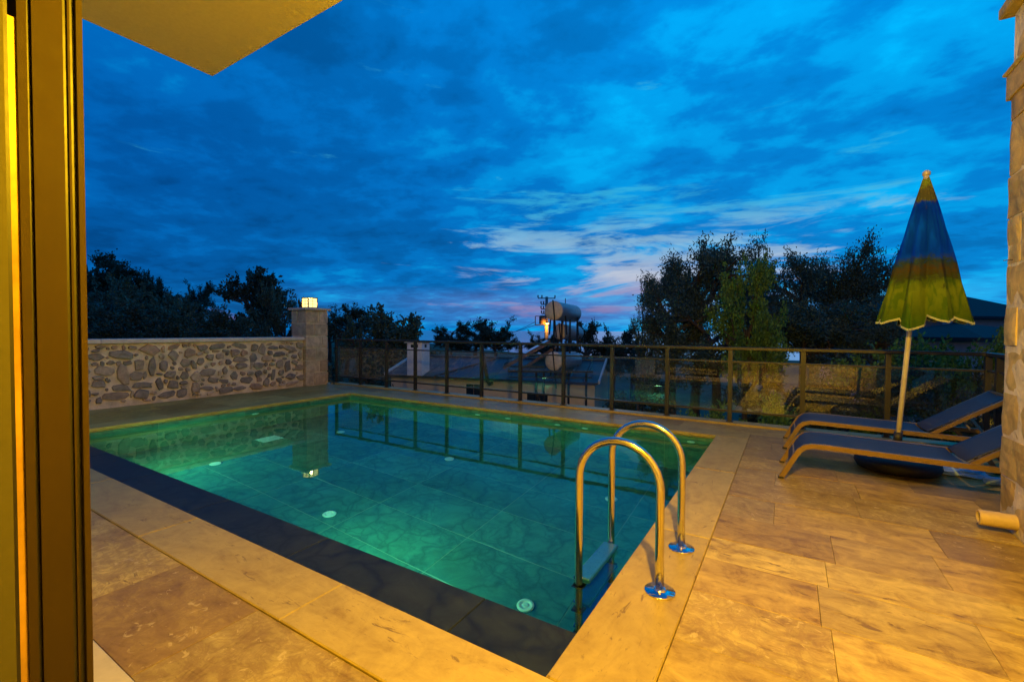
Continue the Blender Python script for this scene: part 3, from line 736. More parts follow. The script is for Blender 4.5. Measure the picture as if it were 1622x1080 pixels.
# ------------------------------------------------------------------ sun loungers
def make_lounger(label):
    root = tag(empty('sun_lounger'), label, 'sun lounger', 'sun loungers beside the parasol')
    Wd = .60
    side = [(0, 0), (.045, .09), (.10, .20), (.135, .262), (.175, .297), (.23, .313), (.32, .315), (.8, .305), (1.3, .296), (1.66, .292), (1.72, .285)]
    for y in (.018, Wd-.018):
        MB().rtube([(x, y, z) for x, z in side], .032, .042, (0, 1, 0)).build('side_rail', M['bronze_frame'], root)
        ft = MB().box(-.022, .022, y-.021, y+.021, -.004, .014, .003).build('foot_cap', M['rubber'], root); ft.location = (.0, 0, 0)
        leg = MB().rtube([(1.52, y, .28), (1.60, y, .15), (1.68, y, .0)], .03, .036, (0, 1, 0)).build('rear_leg', M['bronze_frame'], root)
        MB().box(1.658, 1.702, y-.021, y+.021, -.004, .014, .003).build('foot_cap', M['rubber'], leg)
    for x, z in ((.10, .19), (.62, .29), (1.14, .28), (1.70, .27)):
        MB().box(x-.014, x+.014, .034, Wd-.034, z-.014, z+.014, .002).build('cross_bar', M['bronze_frame'], root)
    def sheet(prof, name, y0=.034, y1=Wd-.034, th=.006):
        n = len(prof); ny = 8; vs = []; fs = []
        for s_ in (0, 1):
            for (x, z) in prof:
                for j in range(ny+1):
                    u = j/ny; vs.append((x, y0+(y1-y0)*u, z-th*s_-.012*math.sin(math.pi*u)))
        o = n*(ny+1)
        for i in range(n-1):
            for j in range(ny):
                a = i*(ny+1)+j; fs += [(a, a+1, a+ny+2, a+ny+1), (o+a+1, o+a, o+a+ny+1, o+a+ny+2)]
            a = i*(ny+1); fs += [(a, a+ny+1, o+a+ny+1, o+a), (a+ny, o+a+ny, o+a+2*ny+1, a+2*ny+1)]
        fs += [tuple(list(range(ny+1))+[o+k for k in reversed(range(ny+1))]), tuple([(n-1)*(ny+1)+k for k in reversed(range(ny+1))]+[o+(n-1)*(ny+1)+k for k in range(ny+1)])]
        return MB().add(vs, fs, True).build(name, M['lounger_fab'], root)
    sheet([(.055, .135), (.10, .215), (.14, .285), (.18, .318), (.235, .333), (.35, .334), (.7, .326), (1.05, .318), (1.19, .314)], 'seat_fabric')
    # raised back
    hx, hz, ang, bl = 1.20, .315, R(35), .68
    c_, s_ = math.cos(ang), math.sin(ang)
    for y in (.044, Wd-.044):
        MB().rtube([(hx+.02, y, hz-.01), (hx+c_*bl*.5, y, hz+s_*bl*.5-.012), (hx+c_*bl, y, hz+s_*bl-.01)], .026, .034, (0, 1, 0)).build('back_rail', M['bronze_frame'], root)
        MB().bar((hx+c_*.36, y, hz+s_*.36-.03), (hx+.42, y, .30), .012, .022).build('prop', M['steel'], root)
    MB().bar((hx+c_*bl, .03, hz+s_*bl-.01), (hx+c_*bl, Wd-.03, hz+s_*bl-.01), .03).build('back_bar', M['bronze_frame'], root)
    sheet([(hx+c_*d, hz+s_*d+.012) for d in (0, .1, .3, .5, bl)], 'back_fabric', .058, Wd-.058)
    return root
def copy_tree(o, parent=None):
    c = o.copy(); COL.objects.link(c); c.parent = parent
    for ch in o.children: copy_tree(ch, c)
    return c
l1 = make_lounger('navy mesh sun lounger with bronze frame between the parasol and the stone house corner')
l1.location = (-.045, 4.625, .004)
l2 = copy_tree(l1); l2.location = (-.025, 5.83, .004); l2['label'] = 'navy mesh sun lounger with bronze frame between the parasol and the glass railing'

# ------------------------------------------------------------------ closed parasol, its base, things under the lounger
def parasol():
    root = tag(empty('closed_parasol', (.872, 5.52, 0)), 'closed beach parasol with blue, brown and green print on a pale pole', 'parasol')
    b = root.location
    tip = Vector((1.035, 5.48, 2.74)); p0 = Vector((.872, 5.52, .05))
    put(MB().tube([p0, p0.lerp(tip, .5), tip], .021, 14).build('pole', M['pole_white'], root), root)
    put(MB().tube([p0.lerp(tip, .075), p0.lerp(tip, .115)], .033, 14).build('clamp', M['rubber'], root), root)
    put(MB().lathe([(.016, 0), (.030, .006), (.030, .03), (.018, .045), (.010, .05)], tip-Vector((0, 0, .02)), 14).build('finial', M['pole_white'], root), root)
    # folded cloth: eight deep pleats hanging from the tip
    n, rows = 128, 34; Hc = 1.31; vs = []; fs = []; hem = []
    rnd = random.Random(3); ph = [rnd.uniform(-.25, .25) for _ in range(8)]; am = [rnd.uniform(.75, 1.3) for _ in range(8)]; hl = [rnd.uniform(-.05, .05) for _ in range(8)]
    for i in range(rows+1):
        s = i/rows
        for k in range(n):
            a = 2*math.pi*k/n; f = k/n*8; q = int(f) % 8; u = f-int(f)
            lobe = abs(math.sin(math.pi*u))**.7
            amp = am[q]*.34*min(1, s*1.6)
            r_ = (.020+.315*s**.96)*(1-amp*(1-lobe)*.9)
            r_ *= 1+.025*math.sin(a*19+s*6)+.02*math.sin(a*31-s*9)
            a2 = a+(.22*s)*math.sin(2*math.pi*u)*.35+ph[q]*.12*s
            drop = (hl[q]+.06*(1-lobe)-.03)*s**3
            vs.append((tip.x+r_*math.cos(a2)*1.0, tip.y+r_*math.sin(a2)*.78, tip.z-.03-Hc*s+drop))
    for i in range(rows):
        for k in range(n): j = (k+1) % n; fs.append((i*n+k, i*n+j, (i+1)*n+j, (i+1)*n+k))
    fs.append(tuple(range(n)))
    t = NT('parasol_print'); tc = t.n('ShaderNodeNewGeometry'); sp = t.n('ShaderNodeSeparateXYZ'); t.L.new(tc.outputs['Position'], sp.inputs[0])
    p = t.pos((1,1,1), False); nz = t.noise(p, 14, 5, .6, .6); nd = t.noise(t.pos((1,1,.12), False), 34, 3, .6)
    hgt_ = t.math('SUBTRACT', t.math('DIVIDE', t.math('SUBTRACT', sp.outputs[2], 1.33), 1.40), 0.0)
    hj = t.math('ADD', hgt_, t.math('MULTIPLY', t.math('SUBTRACT', nz, .5), .16))
    c = t.ramp(hj, [(0, (.03,.08,.006)), (.10, (.07,.11,.006)), (.24, (.13,.175,.010)), (.31, (.07,.11,.010)), (.335, (.035,.045,.008)), (.385, (.07,.035,.008)), (.43, (.012,.04,.05)), (.465, (.0003,.035,.55)), (.66, (.0005,.075,.75)), (.80, (.0003,.03,.48)), (.83, (.07,.08,.03)), (.90, (.10,.09,.03)), (.93, (.15,.20,.02)), (1, (.19,.25,.03))])
    br = t.ramp(t.noise(p, 38, 6, .7, .8), [(.45, (0,0,0)), (.56, (1,1,1))]); zone = t.ramp(hj, [(.30, (0,0,0)), (.335, (1,1,1)), (.45, (1,1,1)), (.475, (0,0,0))])
    c = t.mix(t.math('MULTIPLY', t.math('MULTIPLY', br, zone), .65), c, (.035,.05,.03))
    drip = t.math('MULTIPLY', t.ramp(nd, [(.60, (0,0,0)), (.63, (1,1,1))]), t.ramp(hgt_, [(.22, (0,0,0)), (.26, (1,1,1)), (.33, (1,1,1)), (.35, (0,0,0))]))
    c = t.mix(t.math('MULTIPLY', drip, .8), c, (.04,.05,.015))
    bl = t.ramp(t.noise(t.pos((1,1,.35), False), 11, 4, .6, 1.2), [(.50, (0,0,0)), (.60, (1,1,1))]); low = t.ramp(hgt_, [(.30, (1,1,1)), (.34, (0,0,0))])
    c = t.mix(t.math('MULTIPLY', t.math('MULTIPLY', bl, low), .6), c, (.028,.085,.006))
    st_ = t.ramp(t.noise(t.pos((1,1,.06), False), 16, 2, .5), [(.44, (0,0,0)), (.56, (1,1,1))]); mid_ = t.ramp(hgt_, [(.47, (0,0,0)), (.50, (1,1,1)), (.78, (1,1,1)), (.81, (0,0,0))])
    c = t.mix(t.math('MULTIPLY', t.math('MULTIPLY', st_, mid_), .55), c, (.0003,.018,.30))
    t.set(c, .95, Specular_IOR_Level=.04); t.bump(t.noise(p, 25, 4, .6), .25, .01)
    put(MB().add(vs, fs, True).build('canopy', t.m, root), root)
    pts = [Vector(v) for v in vs[rows*n:(rows+1)*n]]; tr = MB(); m_ = len(pts); tv = []
    for q in pts:
        d = Vector((q.x-tip.x, q.y-tip.y, 0)).normalized()
        for (o_, z_) in ((.004, .004), (.004, -.014), (-.004, -.014), (-.004, .004)): tv.append(q+d*o_+Vector((0, 0, z_)))
    tf = [(k*4+i, k*4+(i+1) % 4, ((k+1) % m_)*4+(i+1) % 4, ((k+1) % m_)*4+i) for k in range(m_) for i in range(4)]
    put(tr.add(tv, tf).build('hem_trim', plain('hem_white', (.40,.42,.22), .7, 0, .1, 30, .1), root), root)
    for k in range(8):
        a = 2*math.pi*(k+.5)/8; e = tip+Vector((.24*math.cos(a), .19*math.sin(a), -1.34))
        put(MB().tube([tip-Vector((0, 0, .06)), tip+Vector((.12*math.cos(a), .09*math.sin(a), -.7)), e], .003, 5).build('rib', M['steel'], root), root)
parasol()
base = tag(empty('parasol_base', (.88, 5.50, .002)), 'round black parasol base under the sun loungers', 'parasol base')
MB().lathe([(.24, 0), (.30, .015), (.325, .06), (.315, .105), (.27, .135), (.14, .145), (.07, .15), (.05, .16)], seg=40).build('weight', M['rubber'], base)
MB().lathe([(.045, .16), (.036, .17), (.034, .24), (.030, .245)], seg=18).build('socket', M['rubber'], base)
t = NT('clear_blue_plastic'); q = t.pos((1,1,1)); t.set(t.mix(t.noise(q, 18, 5, .6), (.18,.42,.55), (.62,.75,.80)), .22); t.bump(t.noise(q, 30, 4, .6), .6, .01); M['bag'] = t.m
def crumple(name, c, sx, sy, sz, seed, label):
    bm = bmesh.new(); bmesh.ops.create_icosphere(bm, subdivisions=4, radius=1)
    for v in bm.verts:
        d = 1+.30*mnoise.noise(v.co*2.1+Vector((seed, 0, 0)))+.14*abs(mnoise.noise(v.co*6+Vector((0, seed, 0))))
        v.co = Vector((v.co.x*sx*d, v.co.y*sy*d, max(-.35, v.co.z)*sz*d+.35*sz))
    me = bpy.data.meshes.new(name); bm.to_mesh(me); bm.free(); me.materials.append(M['bag']); o = link_mesh(name, me); o.location = c
    return tag(o, label, 'plastic bag')
crumple('plastic_bag', (1.33, 5.62, .008), .20, .09, .05, 2.0, 'crumpled pale blue plastic bag on the paving beside the parasol base')
bt = tag(empty('water_bottle', (1.55, 5.42, .038)), 'clear plastic bottle lying under the lounger near the stone corner', 'bottle'); bt.rotation_euler = (0, R(90), R(25))
MB().lathe([(.02, -.12), (.034, -.11), (.034, -.02), (.030, 0), (.034, .02), (.034, .07), (.014, .11), (.013, .125)], seg=16).build('bottle_body', M['bag'], bt)
MB().lathe([(.016, .126), (.016, .142), (.014, .145)], seg=12).build('cap', M['tread'], bt)

# ------------------------------------------------------------------ terrain and sea
def hgt(x, y):
    r_ = math.hypot(x, y)
    z = -2.7-.8*max(0, min(1, (r_-30)/60))
    # hillside behind the boundary wall
    k = max(0, min(1, (-x-10)/20))*max(0, min(1, (y+30)/25))*max(0, min(1, (70-y)/40))
    z += 3.2*k
    if r_ > 90: z -= (r_-90)*.22
    z += .12*mnoise.noise(Vector((x*.3, y*.3, 0)))+.5*mnoise.noise(Vector((x*.05, y*.05, 3)))*min(1, r_/30)
    return z
rad = [0]+[3*1.105**i for i in range(52)]; seg = 96; vs = [(0, 0, hgt(0, 0))]; fs = []
for r_ in rad[1:]:
    for k in range(seg): a = 2*math.pi*k/seg; x, y = r_*math.cos(a), r_*math.sin(a); vs.append((x, y, hgt(x, y)))
for k in range(seg): fs.append((0, 1+k, 1+(k+1) % seg))
for i in range(len(rad)-2):
    for k in range(seg): a, b = 1+i*seg+k, 1+i*seg+(k+1) % seg; fs.append((a, b, b+seg, a+seg))
M['soil'] = plain('dry_grass_soil', (.085,.085,.045), .95, 0, .4, 1.2, .8, .05)
tag(MB().add(vs, fs, True).build('ground', M['soil']), kind='structure')
t = NT('sea_water'); q = t.pos((.05,.05,.05), False); t.set((.008,.07,.19), .10); t.bump(t.noise(q, 3, 4, .6), .04, 1.0); M['sea'] = t.m
sv = [(0, 0, -45)]; sf = []; rs = [60, 400, 2000, 9000, 40000]
for r_ in rs:
    for k in range(64): a = 2*math.pi*k/64; sv.append((r_*math.cos(a), r_*math.sin(a), -45))
for k in range(64): sf.append((0, 1+k, 1+(k+1) % 64))
for i in range(4):
    for k in range(64): a, b = 1+i*64+k, 1+i*64+(k+1) % 64; sf.append((a, b, b+64, a+64))
tag(MB().add(sv, sf).build('sea', M['sea']), kind='structure')
rw = MB(); rw.box(-9.95, 2.05, 7.14, 7.30, -3.4, -.04); rw.box(2.06, 2.22, 4.5, 7.30, -3.4, -.04)
tag(rw.build('retaining_wall', M['wallmortar']), kind='structure')

# ------------------------------------------------------------------ trees
def make_tree(seed, style):
    """returns trunk and crown meshes of a tree one metre high and about one metre wide"""
    rnd = random.Random(seed); tm = MB(); leaves = []
    P = dict(grove=dict(bias=.06, th=.40, nl=10, spread=.85, l1=.21, l2=.15, l3=.085, n2=6, n3=6, nleaf=52, ls=(.0152, .0068), up=.55),
             sapling=dict(bias=.3, th=.28, nl=8, spread=.5, l1=.36, l2=.2, l3=.13, n2=5, n3=5, nleaf=46, ls=(.020, .009), up=.85),
             young=dict(bias=.45, th=.30, nl=14, spread=.45, l1=.26, l2=.17, l3=.10, n2=5, n3=5, nleaf=46, ls=(.020, .012), up=.75),
             olive=dict(bias=.04, th=.22, nl=8, spread=.75, l1=.34, l2=.20, l3=.12, n2=6, n3=5, nleaf=30, ls=(.034, .015), up=.5),
             round=dict(bias=.05, th=.36, nl=10, spread=.9, l1=.21, l2=.15, l3=.08, n2=6, n3=6, nleaf=24, ls=(.024, .015), up=.5),
             tall=dict(bias=.25, th=.12, nl=13, spread=.42, l1=.26, l2=.17, l3=.10, n2=5, n3=5, nleaf=26, ls=(.034, .020), up=.8),
             wispy=dict(bias=.3, th=.30, nl=6, spread=.55, l1=.38, l2=.2, l3=.14, n2=5, n3=4, nleaf=24, ls=(.034, .014), up=.8),
             shrub=dict(bias=.08, th=.26, nl=12, spread=.85, l1=.24, l2=.18, l3=.10, n2=6, n3=5, nleaf=24, ls=(.028, .016), up=.5))[style]
    def rdir(base, sp):
        v = Vector((rnd.gauss(0, 1), rnd.gauss(0, 1), rnd.gauss(0, 1))).normalized()
        return (base+v*sp).normalized()
    p0 = Vector((0, 0, 0)); top = Vector((rnd.uniform(-.03, .03), rnd.uniform(-.03, .03), P['th']))
    r0 = .030 if style != 'shrub' else .015
    lead = top+Vector((rnd.uniform(-.04, .04), rnd.uniform(-.04, .04), .40 if style in ('tall', 'wispy', 'sapling', 'young') else .28 if style in ('round', 'grove') else .45 if style == 'shrub' else .2))
    tm.tube([p0-Vector((0, 0, .03)), top*.5+Vector((.012, .006, 0)), top, lead], [r0, r0*.8, r0*.7, r0*.35], 7)
    for i in range(P['nl']):
        f = rnd.random(); o = top.lerp(lead, f) if style in ('tall', 'wispy', 'round', 'grove', 'sapling', 'young', 'shrub') else top.lerp(lead, f*.5)
        a = 2*math.pi*(i+rnd.uniform(-.3, .3))/P['nl']
        d = Vector((math.cos(a)*P['spread'], math.sin(a)*P['spread'], P['up']*rnd.uniform(.35, 1.4))).normalized()
        L1 = P['l1']*rnd.uniform(.75, 1.15); m = o+d*L1*.5+Vector((0, 0, .03*rnd.random())); e = o+rdir(d, .25)*L1
        tm.tube([o, m, e], [r0*.45, r0*.33, r0*.18], 5, False)
        for j in range(P['n2']):
            o2 = o.lerp(e, rnd.uniform(.35, 1)); d2 = rdir(d+Vector((0, 0, P['bias'])), .85); L2 = P['l2']*rnd.uniform(.6, 1.2); e2 = o2+d2*L2
            tm.tube([o2, e2], [r0*.2, r0*.07], 4, False)
            for k in range(P['n3']):
                o3 = o2.lerp(e2, rnd.uniform(.3, 1)); d3 = rdir(d2+Vector((0, 0, P['bias']*.8)), .9); L3 = P['l3']*rnd.uniform(.5, 1.25)
                for q in range(P['nleaf']):
                    c = o3+d3*L3*rnd.random()+Vector((rnd.gauss(0, .013), rnd.gauss(0, .013), rnd.gauss(0, .013)))
                    ax = rdir(d3, .9); sd = ax.cross(Vector((rnd.gauss(0, 1), rnd.gauss(0, 1), rnd.gauss(0, 1)))).normalized()
                    sL = P['ls'][0]*rnd.uniform(.6, 1.3); sW = P['ls'][1]*rnd.uniform(.7, 1.2)
                    leaves.append((c, ax*sL, sd*sW))
    n = len(leaves); V = np.zeros((n*4, 3), np.float32)
    for i, (c, a_, s_) in enumerate(leaves):
        V[i*4] = c-a_*.5; V[i*4+1] = c+s_*.5; V[i*4+2] = c+a_*.5; V[i*4+3] = c-s_*.5
    # normalise to one metre tall, one metre wide
    zt = np.percentile(V[:, 2], 98.6); wd = np.percentile(np.abs(V[:, :2]), 95)*2
    sc = np.array([1/wd, 1/wd, 1/zt]); V *= sc
    me = bpy.data.meshes.new('crown'); me.vertices.add(n*4); me.vertices.foreach_set('co', V.ravel())
    me.loops.add(n*4); me.loops.foreach_set('vertex_index', np.arange(n*4, dtype=np.int32))
    me.polygons.add(n); me.polygons.foreach_set('loop_start', np.arange(0, n*4, 4, dtype=np.int32)); me.polygons.foreach_set('loop_total', np.full(n, 4, np.int32)); me.update(); me.validate()
    tm.v = [(a*sc[0], b*sc[1], c*sc[2]) for a, b, c in tm.v]
    return tm.mesh('trunk'), me
TREES = {}
def tree_mesh(style, var, leaf):
    k = (style, var, leaf)
    if k not in TREES:
        if (style, var) not in TREES: TREES[(style, var)] = make_tree(hash_(style)+var*17, style)
        tk, cr = TREES[(style, var)]
        tk = tk.copy(); tk.materials.append(M['bark']); cr = cr.copy(); cr.materials.append(M[leaf]); TREES[k] = (tk, cr)
    return TREES[k]
def hash_(s): return sum(ord(c)*(i+3) for i, c in enumerate(s))
def tree(name, px, top, depth, wpx, style, var, leaf, label, cat='tree', group=None, ground=None, rz=None):
    p = at(px, top, depth); g_ = hgt(p.x, p.y) if ground is None else ground
    h = p.z-g_; w = wpx/FPX*depth
    tk, cr = tree_mesh(style, var, leaf)
    o = tag(empty(name, (p.x, p.y, g_), random.uniform(0, 6.28) if rz is None else rz), label, cat, group)
    o.scale = (w, w, h)
    link_mesh('trunk', tk, o); link_mesh('crown', cr, o)
    return o
GL, GC, GR, GS = 'trees on the hillside behind the rubble wall', 'trees beyond the neighbouring house', 'olive trees beyond the glass railing', 'shrubs below the glass railing'
TL = [
 # px, top, depth, width px, style, var, leaf, label
 (140, 384, 34, 90, 'round', 0, 'leaf_dark', 'tall dark tree at the high end of the hillside, highest crown beside the door frame'),
 (190, 425, 36, 80, 'round', 1, 'leaf_dark', 'dark tree on the hillside next below the highest crown'),
 (228, 447, 38, 60, 'round', 0, 'leaf_dark', 'dark rounded tree between the hillside slope and the small pine'),
 (242, 438, 42, 26, 'tall', 0, 'leaf_dark', 'small pointed pine rising out of the hillside trees'),
 (312, 450, 44, 44, 'round', 1, 'leaf_dark', 'small rounded dark tree standing alone behind the pale far roof'),
 (270, 458, 40, 80, 'round', 0, 'leaf_dark', 'broad dark tree on the hillside left of the small rounded tree'),
 (406, 432, 23, 74, 'tall', 1, 'leaf_dark', 'tall narrow tree behind the rubble wall left of the stone pier'),
 (448, 463, 21, 80, 'olive', 0, 'leaf_olive', 'olive tree just left of the stone pier'),
 (330, 488, 19, 120, 'olive', 1, 'leaf_olive', 'grey-green olive tree over the middle of the rubble wall'),
 (235, 470, 19, 150, 'olive', 0, 'leaf_olive', 'wide olive tree over the rubble wall near the hillside'),
 (150, 445, 20, 130, 'olive', 1, 'leaf_olive', 'olive tree over the rubble wall beside the door frame'),
 (385, 505, 17, 110, 'shrub', 0, 'leaf_dark', 'low bushy tree in front of the tall narrow tree'),
 (280, 503, 16, 120, 'shrub', 1, 'leaf_dark', 'low bushy tree directly behind the rubble wall coping'),
 (200, 492, 16, 120, 'shrub', 0, 'leaf_dark', 'low bushy tree behind the rubble wall below the hillside slope')]
for a in TL: tree('hillside_tree', *a, group=GL)
TC = [
 (548, 488, 24, 84, 'round', 1, 'leaf_dark', 'dark round tree just right of the stone pier'),
 (522, 505, 26, 60, 'round', 0, 'leaf_dark', 'low dark tree half hidden by the stone pier'),
 (622, 496, 19, 92, 'tall', 0, 'leaf_olive', 'feathery grey-green tree behind the white chimney'),
 (576, 508, 20, 70, 'olive', 1, 'leaf_olive', 'low olive tree between the pier and the chimney'),
 (716, 512, 30, 52, 'round', 0, 'leaf_dark', 'small dark tree right of the white chimney'),
 (788, 508, 29, 74, 'round', 1, 'leaf_dark', 'dark bushy tree over the ridge of the neighbouring roof'),
 (752, 520, 31, 80, 'round', 0, 'leaf_dark', 'low dark tree between two taller ones over the neighbouring roof'),
 (855, 529, 30, 60, 'round', 1, 'leaf_dark', 'low dark tree at the foot of the utility pole'),
 (932, 514, 28, 74, 'round', 0, 'leaf_dark', 'dark tree behind the solar water tanks'),
 (972, 522, 27, 66, 'round', 1, 'leaf_dark', 'dark tree right of the solar water tanks'),
 (1003, 535, 25, 60, 'round', 0, 'leaf_dark', 'low dark tree between the solar tanks and the olive grove')]
for a in TC: tree('garden_tree', *a, group=GC)
TR = [
 (1105, 388, 15.5, 150, 'grove', 0, 'leaf_olive', 'large olive tree, left of the grove beyond the railing'),
 (1062, 448, 14.5, 120, 'grove', 1, 'leaf_olive', 'lower olive tree at the left edge of the grove'),
 (1218, 383, 15, 84, 'sapling', 0, 'leaf_olive', 'slender wispy olive tree with the tallest thin top in the grove'),
 (1184, 422, 11.5, 92, 'young', 1, 'leaf_green', 'bright green young tree in front of the olive grove'),
 (1268, 418, 16, 150, 'grove', 1, 'leaf_olive', 'dense olive tree in the middle of the grove'),
 (1340, 398, 16.5, 110, 'grove', 0, 'leaf_olive', 'olive tree near the parasol at the right of the grove'),
 (1300, 470, 13.5, 190, 'grove', 0, 'leaf_olive', 'low spreading olive tree filling the grove beside the parasol'),
 (1130, 480, 14, 170, 'grove', 1, 'leaf_olive', 'low spreading olive tree behind the bright green young tree'),
 (1020, 486, 15, 44, 'sapling', 1, 'leaf_olive', 'thin sapling at the left end of the olive grove'),
 (1390, 500, 13, 120, 'grove', 1, 'leaf_olive', 'olive tree behind the parasol pole')]
for a in TR: tree('olive_tree', *a, group=GR)
TS = [
 (1190, 640, 8.0, 120, 'shrub', 0, 'leaf_green', 'low yellow-green shrub at the foot of the railing'),
 (1120, 655, 8.2, 90, 'shrub', 1, 'leaf_green', 'low shrub below the railing between ladder and loungers'),
 (1440, 548, 9.5, 150, 'shrub', 1, 'leaf_green', 'leafy shrub behind the railing next to the parasol pole'),
 (1535, 540, 9.0, 120, 'shrub', 0, 'leaf_green', 'leafy shrub behind the railing corner near the stone wall'),
 (1340, 590, 9.5, 150, 'shrub', 0, 'leaf_dark', 'dark shrub behind the railing left of the parasol pole'),
 (1260, 600, 11, 160, 'shrub', 1, 'leaf_dark', 'dark shrub behind the railing under the olive grove'),
 (1500, 590, 8.5, 140, 'shrub', 1, 'leaf_dark', 'dark shrub under the leafy shrubs by the railing corner'),
 (1010, 600, 11, 110, 'shrub', 0, 'leaf_dark', 'dark shrub right of the neighbouring house wall'),
 (560, 575, 12, 110, 'shrub', 1, 'leaf_dark', 'dark shrub behind the first panes of the railing')]
for a in TS: tree('garden_shrub', *a, cat='shrub', group=GS)
tree('fig_tree', 1612, 470, 9.0, 80, 'wispy', 1, 'leaf_dark', 'tree half hidden behind the stone corner with leafy twigs showing')

# ------------------------------------------------------------------ neighbouring house with the white chimney
M['nb_wall'] = plain('neighbour_plaster', (.74,.60,.40), .85, 0, .1, 3, .2)
M['nb_roof'] = plain('grey_sheet_roof', (.022,.06,.10), .5, .0, .12, 5, .1)
M['nb_roof2'] = plain('maroon_sheet_roof', (.13,.075,.065), .5, .1, .2, 5, .2)
M['white_paint'] = plain('white_paint', (.80,.78,.74), .7, 0, .08, 6, .2)
M['tank'] = plain('tank_enamel', (.24,.32,.38), .38, .2, .15, 8, .1)
M['tank_cap'] = plain('tank_cap_cream', (.74,.60,.40), .55, 0, .2, 9, .2)
M['iron'] = plain('black_iron', (.025,.022,.02), .55, .3, .2, 12, .2)
M['dark_glass'] = plain('dark_window', (.02,.025,.03), .1, 0, .1, 4, 0)
M['rust'] = plain('rusty_frame', (.22,.13,.08), .7, .1, .3, 14, .3)
rh = Vector((rgt.x, rgt.y, 0)); fh = Vector((fwd.x, fwd.y, 0)).normalized()
e0 = at(612, 592, 14.6); uu = (rh*.95-fh*.312).normalized(); nn = Vector((-uu.y, uu.x, 0))
nb = tag(empty('neighbour_house', (e0.x, e0.y, -2.75), math.atan2(uu.y, uu.x)), 'small cream house with blue-grey sheet roof and white chimney below the terrace', 'house')
EZ = e0.z+2.75; LN = 6.82; RD = 1.75; RZ = EZ+.50
def nbp(name, mat, mb, parent=None): return mb.build(name, mat, parent or nb)
nbp('front_wall', M['nb_wall'], MB().box(.12, LN-.12, .10, .28, -.4, EZ-.03)); nbp('side_wall', M['nb_wall'], MB().box(LN-.30, LN-.121, .281, 3.4, -.4, EZ-.03))
nbp('side_wall', M['nb_wall'], MB().box(.121, .30, .281, 3.4, -.4, EZ-.03)); nbp('back_wall', M['nb_wall'], MB().box(.12, LN-.12, 3.401, 3.5, -.4, EZ-.03))
for x0_, x1_ in ((.12, .3), (LN-.3, LN-.12)):
    nbp('gable', M['nb_wall'], MB().add([(x0_, .1, EZ-.03), (x0_, 3.5, EZ-.03), (x0_, RD, RZ-.05), (x1_, .1, EZ-.03), (x1_, 3.5, EZ-.03), (x1_, RD, RZ-.05)], [(0, 1, 2), (3, 5, 4), (0, 3, 4, 1), (1, 4, 5, 2), (2, 5, 3, 0)]))
roof = nbp('roof', M['nb_roof'], MB().add([(0, -.0, EZ-.015), (LN, 0, EZ-.015), (LN, RD, RZ-.015), (0, RD, RZ-.015), (LN, RD*2, EZ-.015), (0, RD*2, EZ-.015)], [(0, 1, 2, 3), (3, 2, 4, 5)]))
ns = 15; wS = LN/ns
for i in range(ns):
    a, b = i*wS+.003, (i+1)*wS-.003; mat = M['nb_roof2'] if i < 4 else M['nb_roof']
    m = MB(); prof = [(a, .0), (a+wS*.1, .03), (a+wS*.2, .0), (b, .0)]
    vs = []; 
    for (yy, zz) in ((-.06, EZ-.02), (RD, RZ)):
        for (xx, dz) in prof: vs.append((xx, yy, zz+dz))
    m.add(vs, [(k, k+1, k+5, k+4) for k in range(3)]); m.build('roof_sheet', mat, roof)
m = MB(); m.bar((0, RD, RZ+.02), (LN, RD, RZ+.02), .14, .04); m.build('ridge_cap', M['nb_roof'], roof)
for x in (-.02, LN+.02): m = MB(); m.bar((x, -.06, EZ), (x, RD, RZ+.02), .05, .10); m.build('verge_board', M['white_paint'], roof)
m = MB(); m.bar((1.75, -.03, EZ+.015), (3.3, RD, RZ+.03), .09, .02); m.build('flashing', M['nb_roof2'], roof)
m = MB(); m.bar((0, -.07, EZ-.04), (LN, -.07, EZ-.04), .05, .06); m.build('gutter', M['iron'], roof)
ch = nbp('chimney', M['white_paint'], MB().box(.82, 1.34, -.085, .42, EZ-.02, EZ+1.02, .008)); MB().box(.76, 1.40, -.145, .48, EZ+1.021, EZ+1.08, .008).build('chimney_cap', M['white_paint'], ch)
for x in (1.0, 1.16): MB().box(x-.05, x+.05, -.088, -.05, EZ+.87, EZ+.97).build('smoke_hole', M['iron'], ch)
MB().box(1.315, 1.345, .1, .22, EZ+.87, EZ+.97).build('smoke_hole', M['iron'], ch)
for x, w_, z0, z1 in ((3.05, .50, -.62, -.22), (5.05, .62, -1.15, -.42)):
    wf = nbp('window', M['nb_wall'], MB().box(x-w_/2-.04, x+w_/2+.04, .06, .098, EZ+z0-.04, EZ+z1+.04, .004)); MB().box(x-w_/2, x+w_/2, .05, .0595, EZ+z0, EZ+z1).build('pane', M['dark_glass'], wf)
    MB().box(x-.012, x+.012, .04, .0495, EZ+z0, EZ+z1).build('mullion', M['rust'], wf)
fl = MB().tube([(3.62, .10, EZ-.16), (3.62, -.10, EZ-.17), (3.58, -.16, EZ-.08), (3.40, -.16, EZ+.95)], .055, 12).build('flue_pipe', M['iron'], nb)

